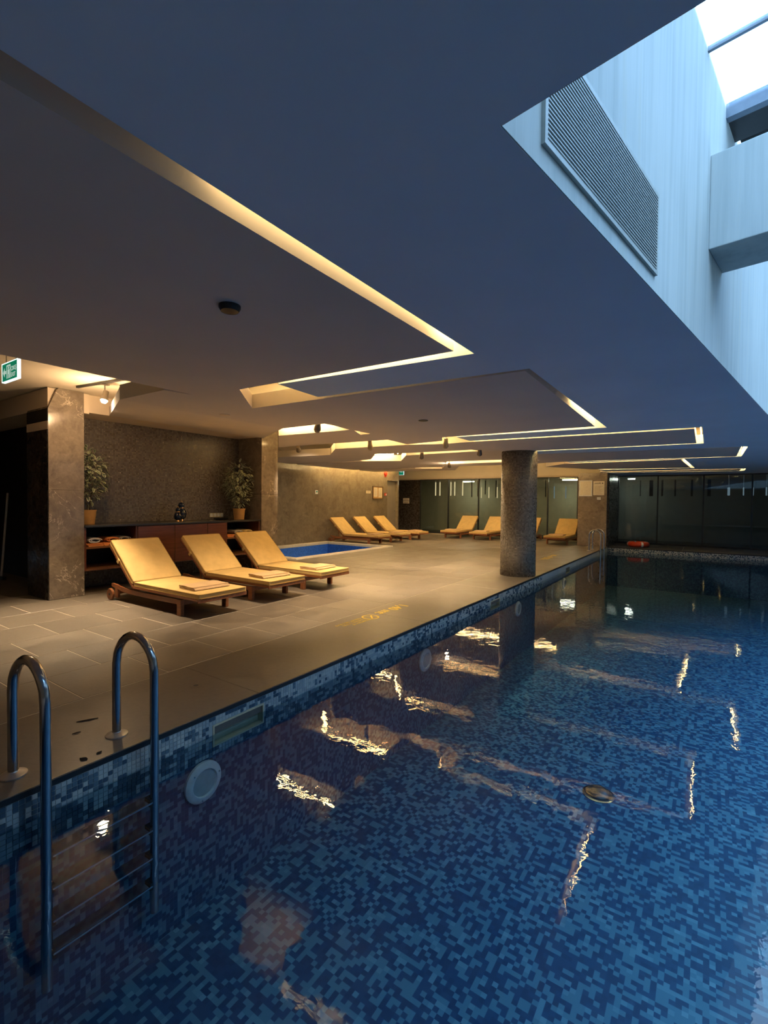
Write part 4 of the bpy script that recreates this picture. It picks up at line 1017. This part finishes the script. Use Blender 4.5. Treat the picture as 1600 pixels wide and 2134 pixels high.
# lifebuoy lying on the far ledge
t = empty('lifebuoy', (-1.93, 17.98, .085)); b = MB(); RR, rr, sg, tg = .26, .082, 40, 14
vs_ = [((RR+rr*math.cos(2*math.pi*j/tg))*math.cos(2*math.pi*i/sg), (RR+rr*math.cos(2*math.pi*j/tg))*math.sin(2*math.pi*i/sg), rr*math.sin(2*math.pi*j/tg)) for i in range(sg) for j in range(tg)]
fs_ = [(i*tg+j, ((i+1) % sg)*tg+j, ((i+1) % sg)*tg+(j+1) % tg, i*tg+(j+1) % tg) for i in range(sg) for j in range(tg)]
b.add(vs_, fs_).build('ring', 'orange_buoy', t, smooth=True)
for k in range(4):
    a0 = k*math.pi/2+.4; vs_ = []
    for i in range(5):
        a = a0+i*.05
        for j in range(tg): q_ = (RR+(rr+.003)*math.cos(2*math.pi*j/tg)); vs_.append((q_*math.cos(a), q_*math.sin(a), (rr+.003)*math.sin(2*math.pi*j/tg)))
    MB().add(vs_, [(i*tg+j, (i+1)*tg+j, (i+1)*tg+(j+1) % tg, i*tg+(j+1) % tg) for i in range(4) for j in range(tg)]).build('band', 'white_plastic', t, smooth=True)
tag(t, 'orange red lifebuoy lying on the ledge before the dark far glass', 'lifebuoy')

# pole leaning in the dark niche
t = empty('cleaning_pole', (-10.2, 3.1, 0)); MB().tube([(-.05, .0, .05), (-.62, .28, 1.52)], .017, 10).build('shaft', 'white_plastic', t); MB().box(-.2, .1, -.03, .03, 0, .06).build('head', 'steel_dark', t, bevel=.01)
tag(t, 'long pale cleaning pole leaning in the dark niche left of the marble pillar', 'pole')

# ------------------------------------------------------------------ behind the far glass
rg = random.Random(11)
def bar(x, z0, z1, w, mat, label, y):  # added bar imitating a reflection streak in the glass
    o = MB().box(-w/2, w/2, -.01, .01, z0, z1).tube([(0, 0, z1), (0, 0, ZU)], .002, 5).build('reflection_bar', mat); o.location = (x, y, 0)
    tag(o, label, 'reflection bar', 'bars added as reflections in the far glass')
MT['reflection_warm'] = glow('warm_reflection', (1.0, .82, .52), .9); MT['reflection_cool'] = glow('cool_reflection', (.55, .75, .9), .30)  # glow painting in the bright reflection streaks, no lamps
for x in (-10.75, -10.52, -9.95, -9.75, -9.35): bar(x, 1.72, 2.36, .05, 'reflection_warm', 'bright slim bar imitating a reflection in the first far pane by the doorway corner', 20.1)
for x in (-8.9, -8.6, -8.25, -7.75, -7.45, -7.1, -6.8, -5.6): bar(x, 1.60+rg.uniform(-.05, .2), 2.40, .045, 'frame_black', 'dark slim bar imitating a reflection streak in the far glass left of the marble pillar', 20.1)
for x in (-8.35, -8.0, -7.62, -7.3, -5.2, -4.75): bar(x, 1.62, 2.1, .035, 'reflection_warm' if x < -7 else 'reflection_cool', 'pale slim bar imitating a reflection in the glass behind the far loungers', 19.9)
for x, w in ((-2.1, .03), (-1.75, .12), (-1.4, .06), (-1.0, .05), (-.5, .06), (.0, .10)): bar(x, 1.72, 2.3, w, 'frame_black', 'dark slim bar imitating a reflection streak in the dark glass right of the marble pillar', 19.9)
for x, w in ((.55, .07), (.95, .035), (1.2, .045), (1.55, .04)): bar(x, 1.75, 2.02, w, 'reflection_cool', 'bluish slim bar imitating a reflection streak in the dark glass over the pool end', 19.9)
for x, y, w, lab in ((-4.67, 20.2, .55, 'bright white ceiling lamp behind the glass beside the marble pillar'), (-9.2, 20.4, .5, 'bright white ceiling lamp behind the glass at the doorway end'), (-2.45, 20.3, .22, 'small bright lamp behind the dark glass right of the marble pillar')):
    t = empty('strip_lamp', (x, y, 2.36)); MB().box(-w/2, w/2, -.06, .06, 0, .03).build('diffuser', 'lamp_white', t); MB().box(-w/2-.02, w/2+.02, -.08, .08, .031, .07).build('housing', 'white_plastic', t)
    MB().tube([(0, 0, .07), (0, 0, ZU-2.36)], .004, 6).build('hanger', 'steel', t); tag(t, lab, 'lamp')
